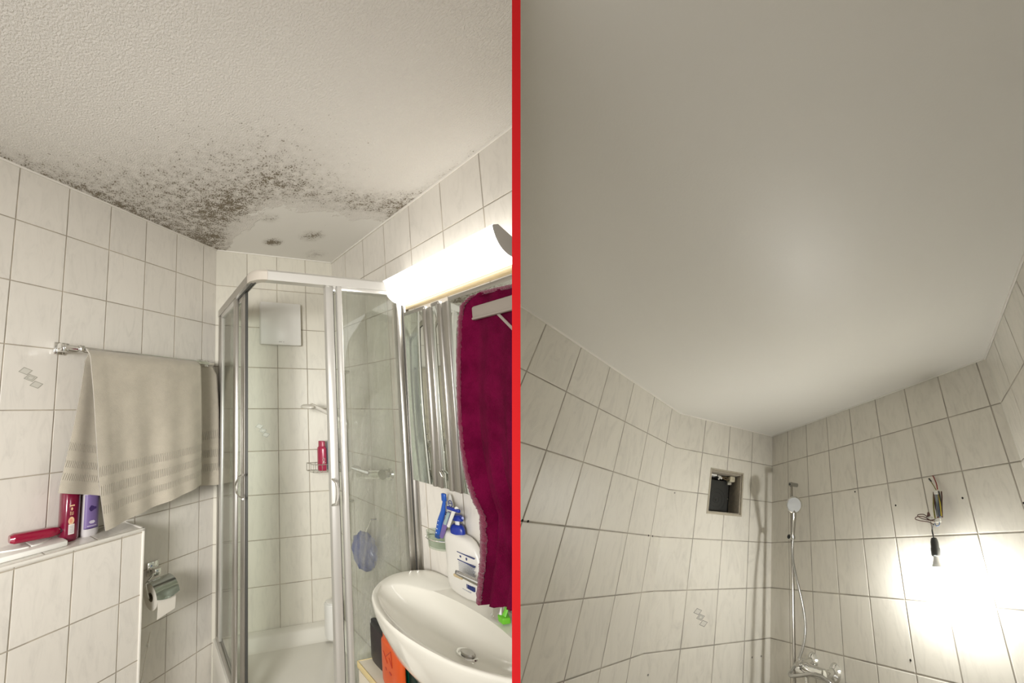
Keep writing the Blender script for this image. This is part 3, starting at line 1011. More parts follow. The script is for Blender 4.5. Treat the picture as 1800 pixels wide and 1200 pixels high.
def towel_mat(name, color, band_v, sheen=0.3, slits=64):
    t = NT(name)
    uv = t.uv()
    sep = t.n('SeparateXYZ')
    t.link(uv, sep.inputs[0])
    u, v = sep.outputs[0], sep.outputs[1]
    fine = t.noise(t.obj(), 420.0, 2.0, 0.6)
    mott = t.noise(t.obj(), 16.0, 4.0, 0.65)
    h = t.math('MULTIPLY', fine, 0.5)
    c1 = t.mix(t.range(mott, 0.3, 0.7), tuple(c * 0.93 for c in color), tuple(c * 1.04 for c in color))
    if band_v:
        tot = None
        for a, b in band_v:
            m = t.math('MULTIPLY', t.range(v, a, a + 0.008), t.range(v, b, b - 0.008))
            tot = m if tot is None else t.math('ADD', tot, m)
        sl = t.math('SINE', t.math('ADD', t.math('MULTIPLY', u, slits * 2 * PI), t.math('MULTIPLY', v, 60.0)))
        k = t.math('MULTIPLY', tot, t.range(sl, 0.1, 0.9))
        h = t.math('SUBTRACT', h, t.math('MULTIPLY', k, 1.1))
        c1 = t.mix(t.math('MULTIPLY', k, 0.5), c1, tuple(c * 0.62 for c in color))
    t.set(color=c1, rough=0.95, spec=0.1, sheen=sheen, normal=t.bump(h, 0.0025, 0.8))
    return t.m


TOWEL = towel_mat('beige_terry', (0.50, 0.455, 0.375), ((0.655, 0.715), (0.76, 0.82), (0.865, 0.915)))
TOWEL_B = towel_mat('beige_terry_behind', (0.50, 0.455, 0.375), ((0.62, 0.68), (0.74, 0.80), (0.84, 0.90)), slits=90)


def lerp_list(pts, s):
    k = s * (len(pts) - 1)
    i = min(int(k), len(pts) - 2)
    f = k - i
    return tuple(a + (b - a) * f for a, b in zip(pts[i], pts[i + 1]))


fl_ = [(0.8294, 1.7689), (0.804, 1.5886), (0.7832, 1.4032), (0.7627, 1.2202), (0.7275, 1.0339)]
fr_ = [(0.2142, 1.7711), (0.2022, 1.6044), (0.1943, 1.4403), (0.1906, 1.2792), (0.1873, 1.1327)]


def front(u, v):
    a, b = lerp_list(fl_, v), lerp_list(fr_, v)
    x, z = a[0] + (b[0] - a[0]) * u, a[1] + (b[1] - a[1]) * u
    z -= 0.006 * math.sin(PI * u) * v
    y = 0.112 + 0.010 * v * math.sin(u * 9.0 + 1.0) + 0.005 * v * math.sin(u * 23.0)
    if v < 0.05:
        s = 1 - v / 0.05
        y -= 0.044 * s * s
        z += 0.006 * math.sin(s * PI / 2)
    y += 0.012 * max(0, 0.12 - u) / 0.12 * (0.4 + 0.6 * v)
    return (x, y, z)


bl_ = [(0.805, 1.7567), (0.8231, 1.6134), (0.8498, 1.4613), (0.8801, 1.319), (0.9072, 1.2041)]
bm_ = [(0.6725, 1.7235), (0.6501, 1.5686), (0.6134, 1.4139), (0.5765, 1.2581), (0.5494, 1.1231)]
br_ = [(0.079, 1.7715), (0.0373, 1.7086), (0.0204, 1.5128), (0.0168, 1.289), (0.0182, 1.0994)]


def back(u, v):
    a, m, b = lerp_list(bl_, v), lerp_list(bm_, v), lerp_list(br_, v)
    if u < 0.45:
        q = u / 0.45
        x, z = a[0] + (m[0] - a[0]) * q, a[1] + (m[1] - a[1]) * q
    else:
        q = (u - 0.45) / 0.55
        x, z = m[0] + (b[0] - m[0]) * q, m[1] + (b[1] - m[1]) * q
    y = 0.034 + 0.052 * v * min(1.0, max(0.0, (0.55 - u) / 0.2)) + 0.008 * v * math.sin(u * 26.0 + 0.6) + 0.018 * max(0.0, (u - 0.9) / 0.1)
    if v < 0.06:
        s = 1 - v / 0.06
        y += 0.030 * s * s
    return (x, max(y, 0.014), z)


o = build('bath_towel', MB().cloth(front, 70, 60, 0.007), TOWEL, L, (0.5, 0.07, ZRAIL), smooth=1.5)
tag(o, 'beige terry bath towel folded over the chrome rail on the left wall', 'towel')
o2 = build('back_panel', MB().cloth(back, 90, 50, 0.007), TOWEL_B, L, (0.5, 0.07, ZRAIL), o, smooth=1.5)

# flush plate on the ledge
PL = [(0.8625, 0.1055), (0.8486, -0.0263), (1.0591, -0.0042), (1.0746, 0.1105)]
px0, px1 = PL[0][0], PL[0][0] + 0.275
py0, py1 = PL[1][1], PL[0][1]
t = thing('flush_plate', 'white flush plate with two curved buttons lying on the tiled ledge', 'flush plate', L, (px0 + 0.1, 0.07, LZ))
bs = (px0 + 0.1, 0.07, LZ)
mb = MB().box(px0, px1, py0, py1, LZ, LZ + 0.020, 0.005)
build('plate', mb, WHITE, L, bs, t)
ym = (py0 + py1) / 2
hy = (py1 - py0) / 2
b1 = [(px0 + 0.035 + 0.085 * k / 12, ym + hy * 0.62 * math.sin(PI * (0.06 + 0.50 * k / 12)) - hy * 0.1) for k in range(13)]
b1 += [(px0 + 0.120 - 0.085 * k / 12, ym - hy * 0.55 * math.sin(PI * (0.50 - 0.46 * k / 12)) - hy * 0.1) for k in range(13)]
build('button', MB().prism(b1, 'z', LZ + 0.019, LZ + 0.0245, 0.001), WHITE, L, bs, t)
b2 = [(px0 + 0.128 + 0.11 * k / 12, ym + hy * 0.55 * math.sin(PI * (0.5 + 0.46 * k / 12))) for k in range(13)]
b2 += [(px0 + 0.238 - 0.11 * k / 12, ym - hy * 0.6 * math.sin(PI * (0.96 - 0.46 * k / 12))) for k in range(13)]
build('button', MB().prism(b2, 'z', LZ + 0.019, LZ + 0.0245, 0.001), WHITE, L, bs, t)
# translucent pink comb case lying across the plate
CASE = plain('clear_crimson_plastic', (0.36, 0.006, 0.045), 0.12, trans=0.25, coat=0.3)
c0, c1 = Vector((1.048, 0.045, 1.061)), Vector((0.8757, 0.05, 1.053))
t = thing('comb_case', 'long crimson plastic comb case lying behind the flush plate', 'case', L, tuple((c0 + c1) / 2))
bs = tuple((c0 + c1) / 2)
d = (c1 - c0)
n_ = Vector((-d.y, d.x, 0)).normalized()
rings = []
for k in range(13):
    s = k / 12
    c = c0 + d * s
    w = 0.0185 if s < 0.85 else 0.0185 - 0.008 * (s - 0.85) / 0.15
    h = 0.0175 if s < 0.85 else 0.0175 - 0.006 * (s - 0.85) / 0.15
    if k == 0:
        w, h = w * 0.7, h * 0.7
    rings.append([c + n_ * (w * math.copysign(abs(math.cos(2 * PI * i / 16)) ** 0.6, math.cos(2 * PI * i / 16))) + Vector((0, 0, h * math.copysign(abs(math.sin(2 * PI * i / 16)) ** 0.6, math.sin(2 * PI * i / 16)))) for i in range(16)])
build('case', MB().loft(rings), CASE, L, bs, t)
build('clasp', MB().loft([[q for q in r] for r in [[c0.lerp(c1, s) + n_ * (0.012 * math.cos(2 * PI * i / 12)) + Vector((0, 0, 0.010 * math.sin(2 * PI * i / 12))) for i in range(12)] for s in (1.0, 1.10)]]), plain('smoky_clasp', (0.06, 0.02, 0.03), 0.3), L, bs, t)
# shampoo bottles under the towel
RB = plain('crimson_bottle', (0.17, 0.004, 0.030), 0.18, coat=0.3)
r0 = (0.7846, -0.066, 1.006)
rw, rh = 0.0775, 0.245
yb = 0.040
rb = (0.8356, yb, LZ)
t = bottle('shampoo_bottle', 'crimson shampoo bottle with gold print under the hanging beige towel', 'bottle', L, rb, rw, 0.060, rh, RB, plain('dark_red_cap', (0.12, 0.01, 0.02), 0.3), 0.8, 0.22, 0.06)
GOLD = plain('gold_print', (0.75, 0.50, 0.30), 0.35)
PEACH = plain('peach_print', (0.72, 0.30, 0.20), 0.4)
LWHITE = plain('label_white', (0.72, 0.68, 0.66), 0.5)
LGREY = plain('label_text_grey', (0.38, 0.36, 0.36), 0.5)


def on_front(mb, pts, yc, hd, cx, cz, w, mi=0, lift=0.0006, sh=0.0):
    """print lying on a bottle's curved front: pts are (x, z), x as a fraction of the half width"""
    if pts[0] == 'rect':
        return on_rect(mb, pts, yc, hd, cx, cz, w, mi, lift, sh)

    def P(x, z, d):
        x = max(-0.97, min(0.97, x + sh))
        return (cx - x * w, yc + hd * (1 - abs(x) ** 2.6) ** (1 / 2.6) + d, cz + z)
    mb.loft([[P(x, z, -0.0015) for x, z in pts], [P(x, z, lift) for x, z in pts]], mi)


def rect(x0, x1, z0, z1, n=5):
    return ('rect', x0, x1, z0, z1, n)


def on_rect(mb, q, yc, hd, cx, cz, w, mi, lift, sh):
    _, x0, x1, z0, z1, n = q
    rings = []
    for k in range(n + 1):
        x = max(-0.97, min(0.97, x0 + (x1 - x0) * k / n + sh))
        y = yc + hd * (1 - abs(x) ** 2.6) ** (1 / 2.6)
        rings.append([(cx - x * w, y - 0.0015, cz + z0), (cx - x * w, y + lift, cz + z0), (cx - x * w, y + lift, cz + z1), (cx - x * w, y - 0.0015, cz + z1)])
    mb.loft(rings, mi)


RH = 0.030
mb = MB()
on_front(mb, rect(-0.05, 0.55, 0.028, 0.066), yb, RH, rb[0], LZ, rw / 2, 0, 0.0006, -0.30)
for k in range(5):
    on_front(mb, rect(0.02, 0.48, 0.034 + 0.0058 * k, 0.036 + 0.0058 * k), yb, RH, rb[0], LZ, rw / 2, 1, 0.0011, -0.30)
build('label', mb, [LWHITE, LGREY], L, rb, t)
mb = MB()
on_front(mb, [(0.20 + 0.30 * math.cos(2 * PI * k / 16), 0.079 + 0.015 * math.sin(2 * PI * k / 16)) for k in range(16)], yb, RH, rb[0], LZ, rw / 2, 0, 0.0006, -0.30)
on_front(mb, [(0.16 + 0.14 * math.cos(2 * PI * k / 12), 0.079 + 0.008 * math.sin(2 * PI * k / 12)) for k in range(12)], yb, RH, rb[0], LZ, rw / 2, 1, 0.0011, -0.30)
on_front(mb, rect(-0.05, 0.46, 0.134, 0.139), yb, RH, rb[0], LZ, rw / 2, 0, 0.0006, -0.30)
on_front(mb, [(0.20 + 0.10 * math.cos(2 * PI * k / 10), 0.124 + 0.006 * math.sin(2 * PI * k / 10)) for k in range(10)], yb, RH, rb[0], LZ, rw / 2, 0, 0.0006, -0.30)
for x in (0.05, 0.20, 0.34):                                   # ELI
    on_front(mb, rect(x, x + 0.035, 0.101, 0.113, 1), yb, RH, rb[0], LZ, rw / 2, 0, 0.0006, -0.30)
for z in (0.101, 0.107, 0.112):
    on_front(mb, rect(0.05, 0.14, z, z + 0.0016, 1), yb, RH, rb[0], LZ, rw / 2, 0, 0.0006, -0.30)
on_front(mb, rect(0.20, 0.29, 0.101, 0.1028, 1), yb, RH, rb[0], LZ, rw / 2, 0, 0.0006, -0.30)
build('gold_print', mb, [GOLD, PEACH], L, rb, t)
VB = plain('lilac_label', (0.20, 0.14, 0.33), 0.3)
vb = (0.7521, yb, LZ)
vw = 0.0788
t = bottle('lotion_bottle', 'lilac and white lotion bottle next to the crimson shampoo under the towel', 'bottle', L, vb, vw, 0.055, 0.24, plain('pearl_white_bottle', (0.62, 0.59, 0.60), 0.25), plain('violet_cap', (0.09, 0.04, 0.15), 0.3), 0.8, 0.25, 0.08)
VH = 0.0275
mb = MB()
on_front(mb, rect(-0.80, 0.80, 0.030, 0.165, 12), yb, VH, vb[0], LZ, vw / 2, 0)
build('label', mb, VB, L, vb, t)
mb = MB()
on_front(mb, rect(-0.72, 0.72, 0.030, 0.034, 12), yb, VH, vb[0], LZ, vw / 2, 1, 0.0011)
on_front(mb, [(0.0 + 0.34 * math.cos(2 * PI * k / 6), 0.056 + 0.007 * math.sin(2 * PI * k / 6)) for k in range(6)], yb, VH, vb[0], LZ, vw / 2, 0, 0.0011)
on_front(mb, rect(-0.5, 0.5, 0.040, 0.0425, 6), yb, VH, vb[0], LZ, vw / 2, 0, 0.0011)
on_front(mb, [(0.0 + 0.40 * math.cos(2 * PI * k / 12), 0.110 + 0.010 * math.sin(2 * PI * k / 12) * (1 + 0.4 * math.cos(6 * PI * k / 12))) for k in range(12)], yb, VH, vb[0], LZ, vw / 2, 1, 0.0011)
build('label_print', mb, [plain('label_pale', (0.62, 0.58, 0.68), 0.4), plain('label_violet', (0.055, 0.03, 0.13), 0.4)], L, vb, t)

# paper holder
tc = (0.405, 0, 0.7576)
t = thing('toilet_paper_holder', 'chrome paper holder with curved flap beside the tiled ledge', 'paper holder', L, tc)
k0, k1 = (0.434, 0, 0.7663), (0.3686, 0, 0.7467)
mb = MB().box(k1[0], k0[0], 0.0, 0.010, 0.7318, 0.794, 0.003)
mb.box(k1[0] + 0.014, k0[0] - 0.014, 0.008, 0.05, 0.7421, 0.7732, 0.003)
build('wall_plate', mb, CHROME, L, tc, t)
RC = Vector((0.417, 0.085, 0.6806))
rx0, rx1 = RC.x - 0.055, RC.x + 0.048
mb = MB().tube([(rx0 - 0.006, 0.085, RC.z), (rx1 + 0.010, 0.085, RC.z)], 0.006, 10)
mb.tube([(rx1 + 0.010, 0.085, RC.z), (rx1 + 0.010, 0.06, RC.z + 0.05), (k0[0] - 0.03, 0.04, RC.z + 0.085)], 0.005, 8)
build('spindle', mb, CHROME, L, tc, t)


def flap(u, v):
    a = math.radians(110 - 100 * v)
    r = 0.062 + 0.004 * v
    return (rx1 + 0.012 - (rx1 - rx0 + 0.020) * u, 0.085 + r * math.cos(a) * 1.05, RC.z + r * math.sin(a) - 0.012 * v * math.sin(PI * u) * (1 if v > 0.8 else 0))


build('flap', MB().cloth(flap, 20, 20, 0.0022), plain('brushed_chrome_flap', (0.42, 0.45, 0.42), 0.16, 1.0), L, tc, t, smooth=1.2)
PAPER = plain('tissue_paper', (0.78, 0.74, 0.67), 0.9)
t = thing('toilet_roll', 'white toilet roll hanging under the chrome flap', 'toilet roll', L, tuple(RC))
mb = MB()
n = 36
rings = []
for x, r in ((rx1, 0.019), (rx1, 0.053), (rx0, 0.053), (rx0, 0.019), (rx1, 0.019)):
    rings.append([(x, 0.085 + r * math.cos(2 * PI * k / n), RC.z - 0.002 + r * math.sin(2 * PI * k / n)) for k in range(n)])
mb.loft(rings, cap0=False, cap1=False)
build('roll', mb, PAPER, L, tuple(RC), t)
mb = MB()
rings = []
for x, r in ((rx1 - 0.001, 0.0165), (rx1 - 0.001, 0.0195), (rx0 + 0.001, 0.0195), (rx0 + 0.001, 0.0165), (rx1 - 0.001, 0.0165)):
    rings.append([(x, 0.085 + r * math.cos(2 * PI * k / n), RC.z - 0.002 + r * math.sin(2 * PI * k / n)) for k in range(n)])
mb.loft(rings, cap0=False, cap1=False)
build('cardboard_core', mb, plain('cardboard', (0.22, 0.18, 0.12), 0.9), L, tuple(RC), t)
build('loose_sheet', MB().cloth(lambda u, v: (rx0 + 0.002 + (rx1 - rx0 - 0.004) * u, 0.085 + 0.0545 - 0.004 * v * v, RC.z + 0.005 - (0.072 + 0.012 * u) * v), 10, 10, 0.001), PAPER, L, tuple(RC), t, smooth=1.2)
# slim white rod leaning on the tiles under the paper
w0, w1 = Vector((0.4065, 0.012, 0.4872)), Vector((0.473, 0.05, 0.3271))
t = thing('pale_rod', 'slim pale rod leaning against the tiles under the toilet roll', 'brush', L, tuple(w1))
mb = MB().tube([w0, w0.lerp(w1, 0.12), w0.lerp(w1, 0.25), w0.lerp(w1, 0.31), w0.lerp(w1, 0.33), w1, w1 + (w1 - w0) * 0.8], [0.0022, 0.004, 0.006, 0.006, 0.003, 0.0026, 0.0026], 10)
build('rod', mb, plain('pale_grey_rod', (0.80, 0.77, 0.70), 0.3), L, tuple(w1), t)
mb = MB().sphere(w0.lerp(w1, 0.285), 0.0078, 1, 1, 1.3, 12, 8)
build('upper_knob', mb, WHITE, L, tuple(w1), t)
mb = MB().sphere(w1, 0.0075, 1.2, 1, 0.8, 12, 8)
build('end_knob', mb, WHITE, L, tuple(w1), t)

# ================================================================== crimson towel on the white drying rack
RACKP = plain('shaded_rack_plastic', (0.33, 0.29, 0.25), 0.4)  # white plastic with the shade on the bar put into its colour
YB = 0.225
q0, q1 = (-1.2993, 0.225, 1.8311), (-1.4823, 0.225, 1.8059)
zt0, zb0 = 1.8416, 1.8036
t = thing('drying_rack', 'white plastic drying rack bar, coloured dark for shade, holding the crimson towel', 'rack', R, (q0[0], YB, zb0))
bs = (q0[0], YB, zb0)
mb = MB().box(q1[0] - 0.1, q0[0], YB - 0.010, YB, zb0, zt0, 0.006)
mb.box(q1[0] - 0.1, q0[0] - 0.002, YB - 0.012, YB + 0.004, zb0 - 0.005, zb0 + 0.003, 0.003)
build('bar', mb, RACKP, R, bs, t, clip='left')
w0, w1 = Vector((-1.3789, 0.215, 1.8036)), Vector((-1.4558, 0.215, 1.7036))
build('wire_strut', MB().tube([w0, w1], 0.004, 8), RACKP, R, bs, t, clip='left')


def crimson_mat():
    t = NT('crimson_terry')
    fine = t.noise(t.obj(), 340.0, 2.0, 0.6)
    mott = t.noise(t.obj(), 12.0, 4.0, 0.6)
    t.set(color=t.mix(t.range(mott, 0.3, 0.7), (0.105, 0.001, 0.024), (0.165, 0.003, 0.040)), rough=0.95, spec=0.05, sheen=0.05,
          normal=t.bump(t.math('ADD', fine, t.math('MULTIPLY', mott, 0.6)), 0.006, 0.9))
    t.bsdf.inputs['Sheen Tint'].default_value = (0.75, 0.25, 0.38, 1)
    return t.m


CRIM = crimson_mat()
YT = 0.205
ledge_ = [(-1.3344, 1.8768), (-1.3046, 1.8728), (-1.2829, 1.853), (-1.2667, 1.8013), (-1.2526, 1.7024), (-1.2421, 1.5944), (-1.2362, 1.4875), (-1.2388, 1.4005), (-1.2486, 1.3252), (-1.2657, 1.2672), (-1.2927, 1.2208), (-1.2901, 1.1575), (-1.2817, 1.0927), (-1.2684, 1.0368), (-1.2533, 0.9627)]
redge_ = [(-1.5177, 1.8588), (-1.5156, 1.8396), (-1.5116, 1.8026), (-1.5061, 1.7511), (-1.4974, 1.6705), (-1.488, 1.5832), (-1.4787, 1.4964), (-1.471, 1.4245), (-1.4641, 1.3602), (-1.4584, 1.3075), (-1.4534, 1.2607), (-1.4473, 1.2042), (-1.4412, 1.148), (-1.4345, 1.085), (-1.4273, 1.0181)]


def red_main(u, v):
    a, b = lerp_list(ledge_, v), lerp_list(redge_, v)
    x, z = a[0] + (b[0] - a[0]) * u, a[1] + (b[1] - a[1]) * u
    low = max(0.0, (v - 0.35) / 0.65)
    y = YT - 0.002 + (0.004 + 0.022 * low) * math.sin(u * 21.0 + 2.2 * v + 0.5) + 0.010 * low * math.sin(u * 47.0 - 3 * v)
    lip = max(0.0, 1 - u / 0.16)
    y += 0.030 * lip ** 1.5 * min(1, v * 5)                       # the near edge curls forward
    if v < 0.10:
        s = 1 - v / 0.10
        y += 0.016 * s                                              # up and over the bar
    j = noise.noise(Vector((u * 3, v * 90, 2.0)))
    if u < 0.03:
        x += 0.004 * j
    z += 0.004 * noise.noise(Vector((u * 60, 0.3, 5.0))) * max(0, v - 0.9) * 10
    return (x, y, z)


mb = MB().cloth(red_main, 90, 110, 0.007)
o = build('hand_towel', mb, CRIM, R, (-1.25, YT, 1.3), smooth=1.5, clip='left')
tag(o, 'crimson terry towel hanging from the rack bar in front of the mirror', 'towel')


def red_hem(u, v):
    """looped pile edge that turns over the front of the bar and down the near side"""
    a = lerp_list(ledge_, v)
    a2 = lerp_list(ledge_, min(1, v + 0.002))
    ang = u * 2 * PI
    r = 0.0065 + 0.0035 * noise.noise(Vector((u * 9, v * 160, 0.0))) + 0.0015 * noise.noise(Vector((u * 20, v * 420, 3.0)))
    if v > 0.5:
        r *= 1.0 + 0.8 * math.sin((v - 0.5) * 6.0) * 0.4
    return (a[0] + math.cos(ang) * r, YT + 0.034 * min(1, v * 5 + 0.25) + math.sin(ang) * r, a[1] + 0.002 * math.sin(v * 300))


HEM = plain('crimson_pile_edge', (0.17, 0.012, 0.045), 0.95, bump=0.01, scale=120, sheen=0.35)
mb = MB()
mb.loft([[red_hem(i / 10, 0.004 + 0.992 * j / 240) for i in range(10)] for j in range(241)])
top0 = Vector((ledge_[0][0], YT + 0.014, ledge_[0][1]))
top1 = Vector((redge_[0][0], YT + 0.014, redge_[0][1]))
rings = []
for j in range(61):
    s = j / 60
    c = top0.lerp(top1, s)
    r = 0.006 + 0.0025 * noise.noise(Vector((s * 40, 1, 1)))
    rings.append([c + Vector((0, math.cos(2 * PI * i / 10), math.sin(2 * PI * i / 10))) * r for i in range(10)])
mb.loft(rings)
h = build('pile_edge', mb, HEM, R, (-1.25, YT, 1.3), o, smooth=1.5, clip='left')
h['label'] = 'lighter looped pile edge'

# ================================================================== on and by the basin
# white pump bottle on the back of the basin
SB = (-1.0024, 0.0387, 0.862)
SBY = 0.046
rows = [(-0.9557, -1.0709, 0.8695), (-0.9423, -1.0813, 0.8765), (-0.9373, -1.0882, 0.898), (-0.937, -1.092, 0.9372), (-0.9366, -1.0911, 0.9758), (-0.9363, -1.0829, 1.0134), (-0.9349, -1.0736, 1.0413), (-0.934, -1.0607, 1.0591), (-0.9367, -1.0441, 1.0691), (-0.949, -1.0185, 1.0732)]
sb = (rows[0][0] * 0.5 + rows[0][1] * 0.5, SBY, ZB + 0.002)
t = thing('pump_bottle', 'white lotion pump bottle with blue pump on the back of the basin', 'bottle', R, sb)
rings = []
zs0, zs1 = rows[0][2], rows[-1][2]
for k, (a, b, z) in enumerate(rows):
    z = ZB + 0.002 + (z - zs0)
    c, hw = (a + b) / 2, abs(a - b) / 2
    d = 0.032 * (0.86 if k in (0,) else 1.0) * (0.55 if k == len(rows) - 1 else 1.0) * (0.85 if k == len(rows) - 2 else 1.0)
    rings.append([(c + hw * math.copysign(abs(math.cos(2 * PI * i / 32)) ** 0.75, math.cos(2 * PI * i / 32)),
                   SBY + d * math.copysign(abs(math.sin(2 * PI * i / 32)) ** 0.75, math.sin(2 * PI * i / 32)), z) for i in range(32)])
build('body', MB().loft(rings), plain('white_bottle', (0.74, 0.72, 0.67), 0.28), R, sb, t, smooth=1.0)
ztop = ZB + 0.002 + zs1 - zs0
BLUE = plain('blue_pump_plastic', (0.008, 0.03, 0.30), 0.3)
pc = (-0.9909, 0.046, 1.0976)
pcx = pc[0]
mb = MB().lathe([(0.0, -0.002), (0.025, -0.002), (0.025, 0.014), (0.020, 0.026), (0.016, 0.030), (0.0, 0.030)], (pcx, SBY, ztop))
build('collar', mb, BLUE, R, sb, t)
mb = MB().lathe([(0.0, 0), (0.0075, 0), (0.0075, 0.022), (0.0, 0.022)], (pcx, SBY, ztop + 0.028))
build('pump_stem', mb, WHITE, R, sb, t)
pz = ztop + 0.046
mb = MB().lathe([(0.0, 0), (0.021, 0), (0.0205, 0.014), (0.015, 0.019), (0.0, 0.0195)], (pcx, SBY, pz))
mb.tube([(pcx, SBY, pz + 0.011), (pcx + 0.025, SBY + 0.004, pz + 0.014), (pcx + 0.040, SBY + 0.007, pz + 0.013)], [0.008, 0.006, 0.005], 10)
mb.tube([(pcx - 0.008, SBY, pz + 0.010), (pcx - 0.034, SBY + 0.006, pz + 0.016)], [0.006, 0.0045], 10)
build('pump_head', mb, BLUE, R, sb, t)
NAVY = plain('navy_print', (0.02, 0.035, 0.16), 0.4)
GREYP = plain('grey_print', (0.42, 0.43, 0.46), 0.5)
yl = SBY + 0.0315
mb = MB()
L0, L1 = (-1.0129, 0.078, 1.0117), (-1.085, 0.078, 1.0365)
def strip(f0, f1, d0, d1, mi, y=0.0):
    """print on the bottle front: fractions along the label, metres below its top"""
    x0, x1 = L0[0] + (L1[0] - L0[0]) * f0, L0[0] + (L1[0] - L0[0]) * f1
    mb.box(min(x0, x1), max(x0, x1), yl - 0.006, yl + 0.0008 + y, L0[2] - d1, L0[2] - d0, 0, mi)
strip(0.0, 1.0, 0.0, 0.003, 0)
strip(0.0, 1.0, 0.026, 0.0295, 0)
mb.sphere((L0[0] + (L1[0] - L0[0]) * 0.2, yl, L0[2] - 0.0135), 0.0042, 1, 0.4, 1.0, 10, 6, 0)
mb.sphere((L0[0] + (L1[0] - L0[0]) * 0.56, yl, L0[2] - 0.0135), 0.0038, 0.8, 0.4, 1.4, 10, 6, 0)
for k in range(11):
    strip(0.05, 0.97 - 0.04 * (k % 3), 0.032 + 0.0042 * k, 0.0345 + 0.0042 * k, 1)
for k in range(8):
    strip(0.46 + 0.055 * k, 0.46 + 0.055 * k + (0.035 if k % 2 else 0.02), 0.098, 0.112, 0)
for k in range(5):
    strip(0.2 + 0.10 * k, 0.27 + 0.10 * k, 0.119, 0.1225, 1)
build('label_print', mb, [NAVY, GREYP], R, sb, t)

# tumbler in its wall ring, with brushes and paste
gy = 0.055
gt, gb = (-0.9015, 0.055, 1.0432), (-0.8989, 0.055, 0.983)
gx = gt[0]
t = thing('tumbler', 'clear glass tumbler in a ring holder on the wall left of the pump bottle', 'glass', R, (gx, gy, gb[2]))
CLEAR = glass_mat('tumbler_glass', (0.86, 0.90, 0.86))
gh = gt[2] - gb[2]
gw = abs(0.0988) / 2 * 0.92
mb = MB().lathe([(0.0, 0.0), (gw * 0.86, 0.0), (gw, gh), (gw * 0.92, gh), (gw * 0.80, 0.006), (0.0, 0.006)], (gx, gy, gb[2]), n=32)
build('cup', mb, CLEAR, R, (gx, gy, gb[2]), t)
t2 = thing('tumbler_holder', 'chrome ring holder gripping the glass tumbler on the right wall', 'holder', R, (gx, 0.0, gb[2] + gh * 0.6))
mb = MB().tube([(gx + gw * 1.03 * math.cos(2 * PI * k / 32), gy + gw * 1.03 * math.sin(2 * PI * k / 32), gb[2] + gh * 0.6) for k in range(32)], 0.003, 8, closed=True)
build('ring', mb, CHROME, R, (gx, 0, gb[2] + gh * 0.6), t2)
mb = MB().box(gx - 0.018, gx + 0.018, 0.0, 0.012, gb[2] + gh * 0.6 - 0.018, gb[2] + gh * 0.6 + 0.018, 0.003)
build('wall_plate', mb, CHROME, R, (gx, 0, gb[2] + gh * 0.6), t2)


def stick(name, label, cat, pts, rad, mat, extra=None, group=None, flat=1.0):
    base = pts[0]
    t = thing(name, label, cat, R, base, group)
    build('handle', MB().tube(pts, rad, 10), mat, R, base, t)
    return t


BRB = plain('toothbrush_blue', (0.015, 0.09, 0.42), 0.3)
BRP = plain('toothbrush_violet', (0.16, 0.11, 0.32), 0.3)
BRG = plain('toothbrush_grey_green', (0.30, 0.40, 0.40), 0.3)
PASTE = plain('paste_tube_white', (0.66, 0.65, 0.60), 0.35)
# toothpaste tube standing on its cap, crimped end up
tp = [(-0.9108, 0.05, 1.0413), (-0.9382, 0.05, 1.1146), (-0.9499, 0.03, 1.1902)]
t = thing('toothpaste_tube', 'white and blue toothpaste tube with its crimped end up in the tumbler', 'tube', R, tp[0])
rings = []
for k in range(11):
    s = k / 10
    c = Vector(lerp_list(tp, s))
    w, d = 0.016 + 0.012 * min(1, s * 1.6), 0.014 * (1 - s) + 0.0015
    if s > 0.75:
        w = 0.028 * (1 - (s - 0.75) / 0.25 * 0.86)
    rings.append([(c.x + w * math.cos(2 * PI * i / 20), c.y + d * math.sin(2 * PI * i / 20), c.z + 0.006 * math.cos(2 * PI * i / 20)) for i in range(20)])
build('tube', MB().loft(rings), PASTE, R, tp[0], t, smooth=1.0)
mb = MB()
for (c, rr) in (((-0.9802, 0.062, 1.1676), 0.0090), ((-0.9499, 0.062, 1.1626), 0.0065)):
    mb.tube([(c[0] + rr * math.cos(2 * PI * k / 16), c[1], c[2] + 1.3 * rr * math.sin(2 * PI * k / 16)) for k in range(16)], 0.0016, 6, closed=True)
c = (-0.9802, 0.062, 1.1676)
mb.tube([(c[0] + 0.006, c[1], c[2] + 0.001), (c[0] - 0.006, c[1], c[2] + 0.001)], 0.0014, 6)
c = (-0.9551, 0.062, 1.1261)
mb.tube([(c[0] + 0.004, c[1], c[2] - 0.006), (c[0] + 0.004, c[1], c[2] + 0.006), (c[0] - 0.004, c[1], c[2] + 0.004), (c[0] - 0.004, c[1], c[2] - 0.004), (c[0] + 0.003, c[1], c[2] - 0.006)], 0.0014, 6)
build('blue_print', mb, NAVY, R, tp[0], t)
b = [(-0.9164, 0.075, 1.0283), (-0.9374, 0.075, 1.0952), (-0.9546, 0.074, 1.1352), (-0.9596, 0.07, 1.1737)]
t = stick('toothbrush', 'thick blue toothbrush with white dots leaning left in the tumbler', 'toothbrush', b, [0.010, 0.0105, 0.008, 0.0055], BRB, group='toothbrushes in the tumbler')
mb = MB()
for s in (0.10, 0.18, 0.26, 0.34):
    c = lerp_list(b, s)
    mb.sphere((c[0], c[1] + 0.009, c[2]), 0.0030, 1, 0.5, 1, 8, 6)
build('grip_dots', mb, WHITE, R, b[0], t)
c = Vector(b[-1])
build('brush_head', MB().box(c.x - 0.008, c.x + 0.008, c.y - 0.006, c.y + 0.008, c.z - 0.002, c.z + 0.028, 0.004), BRB, R, b[0], t)
b = [(-0.9456, 0.082, 1.038), (-0.9708, 0.082, 1.0947), (-0.9925, 0.08, 1.1411)]
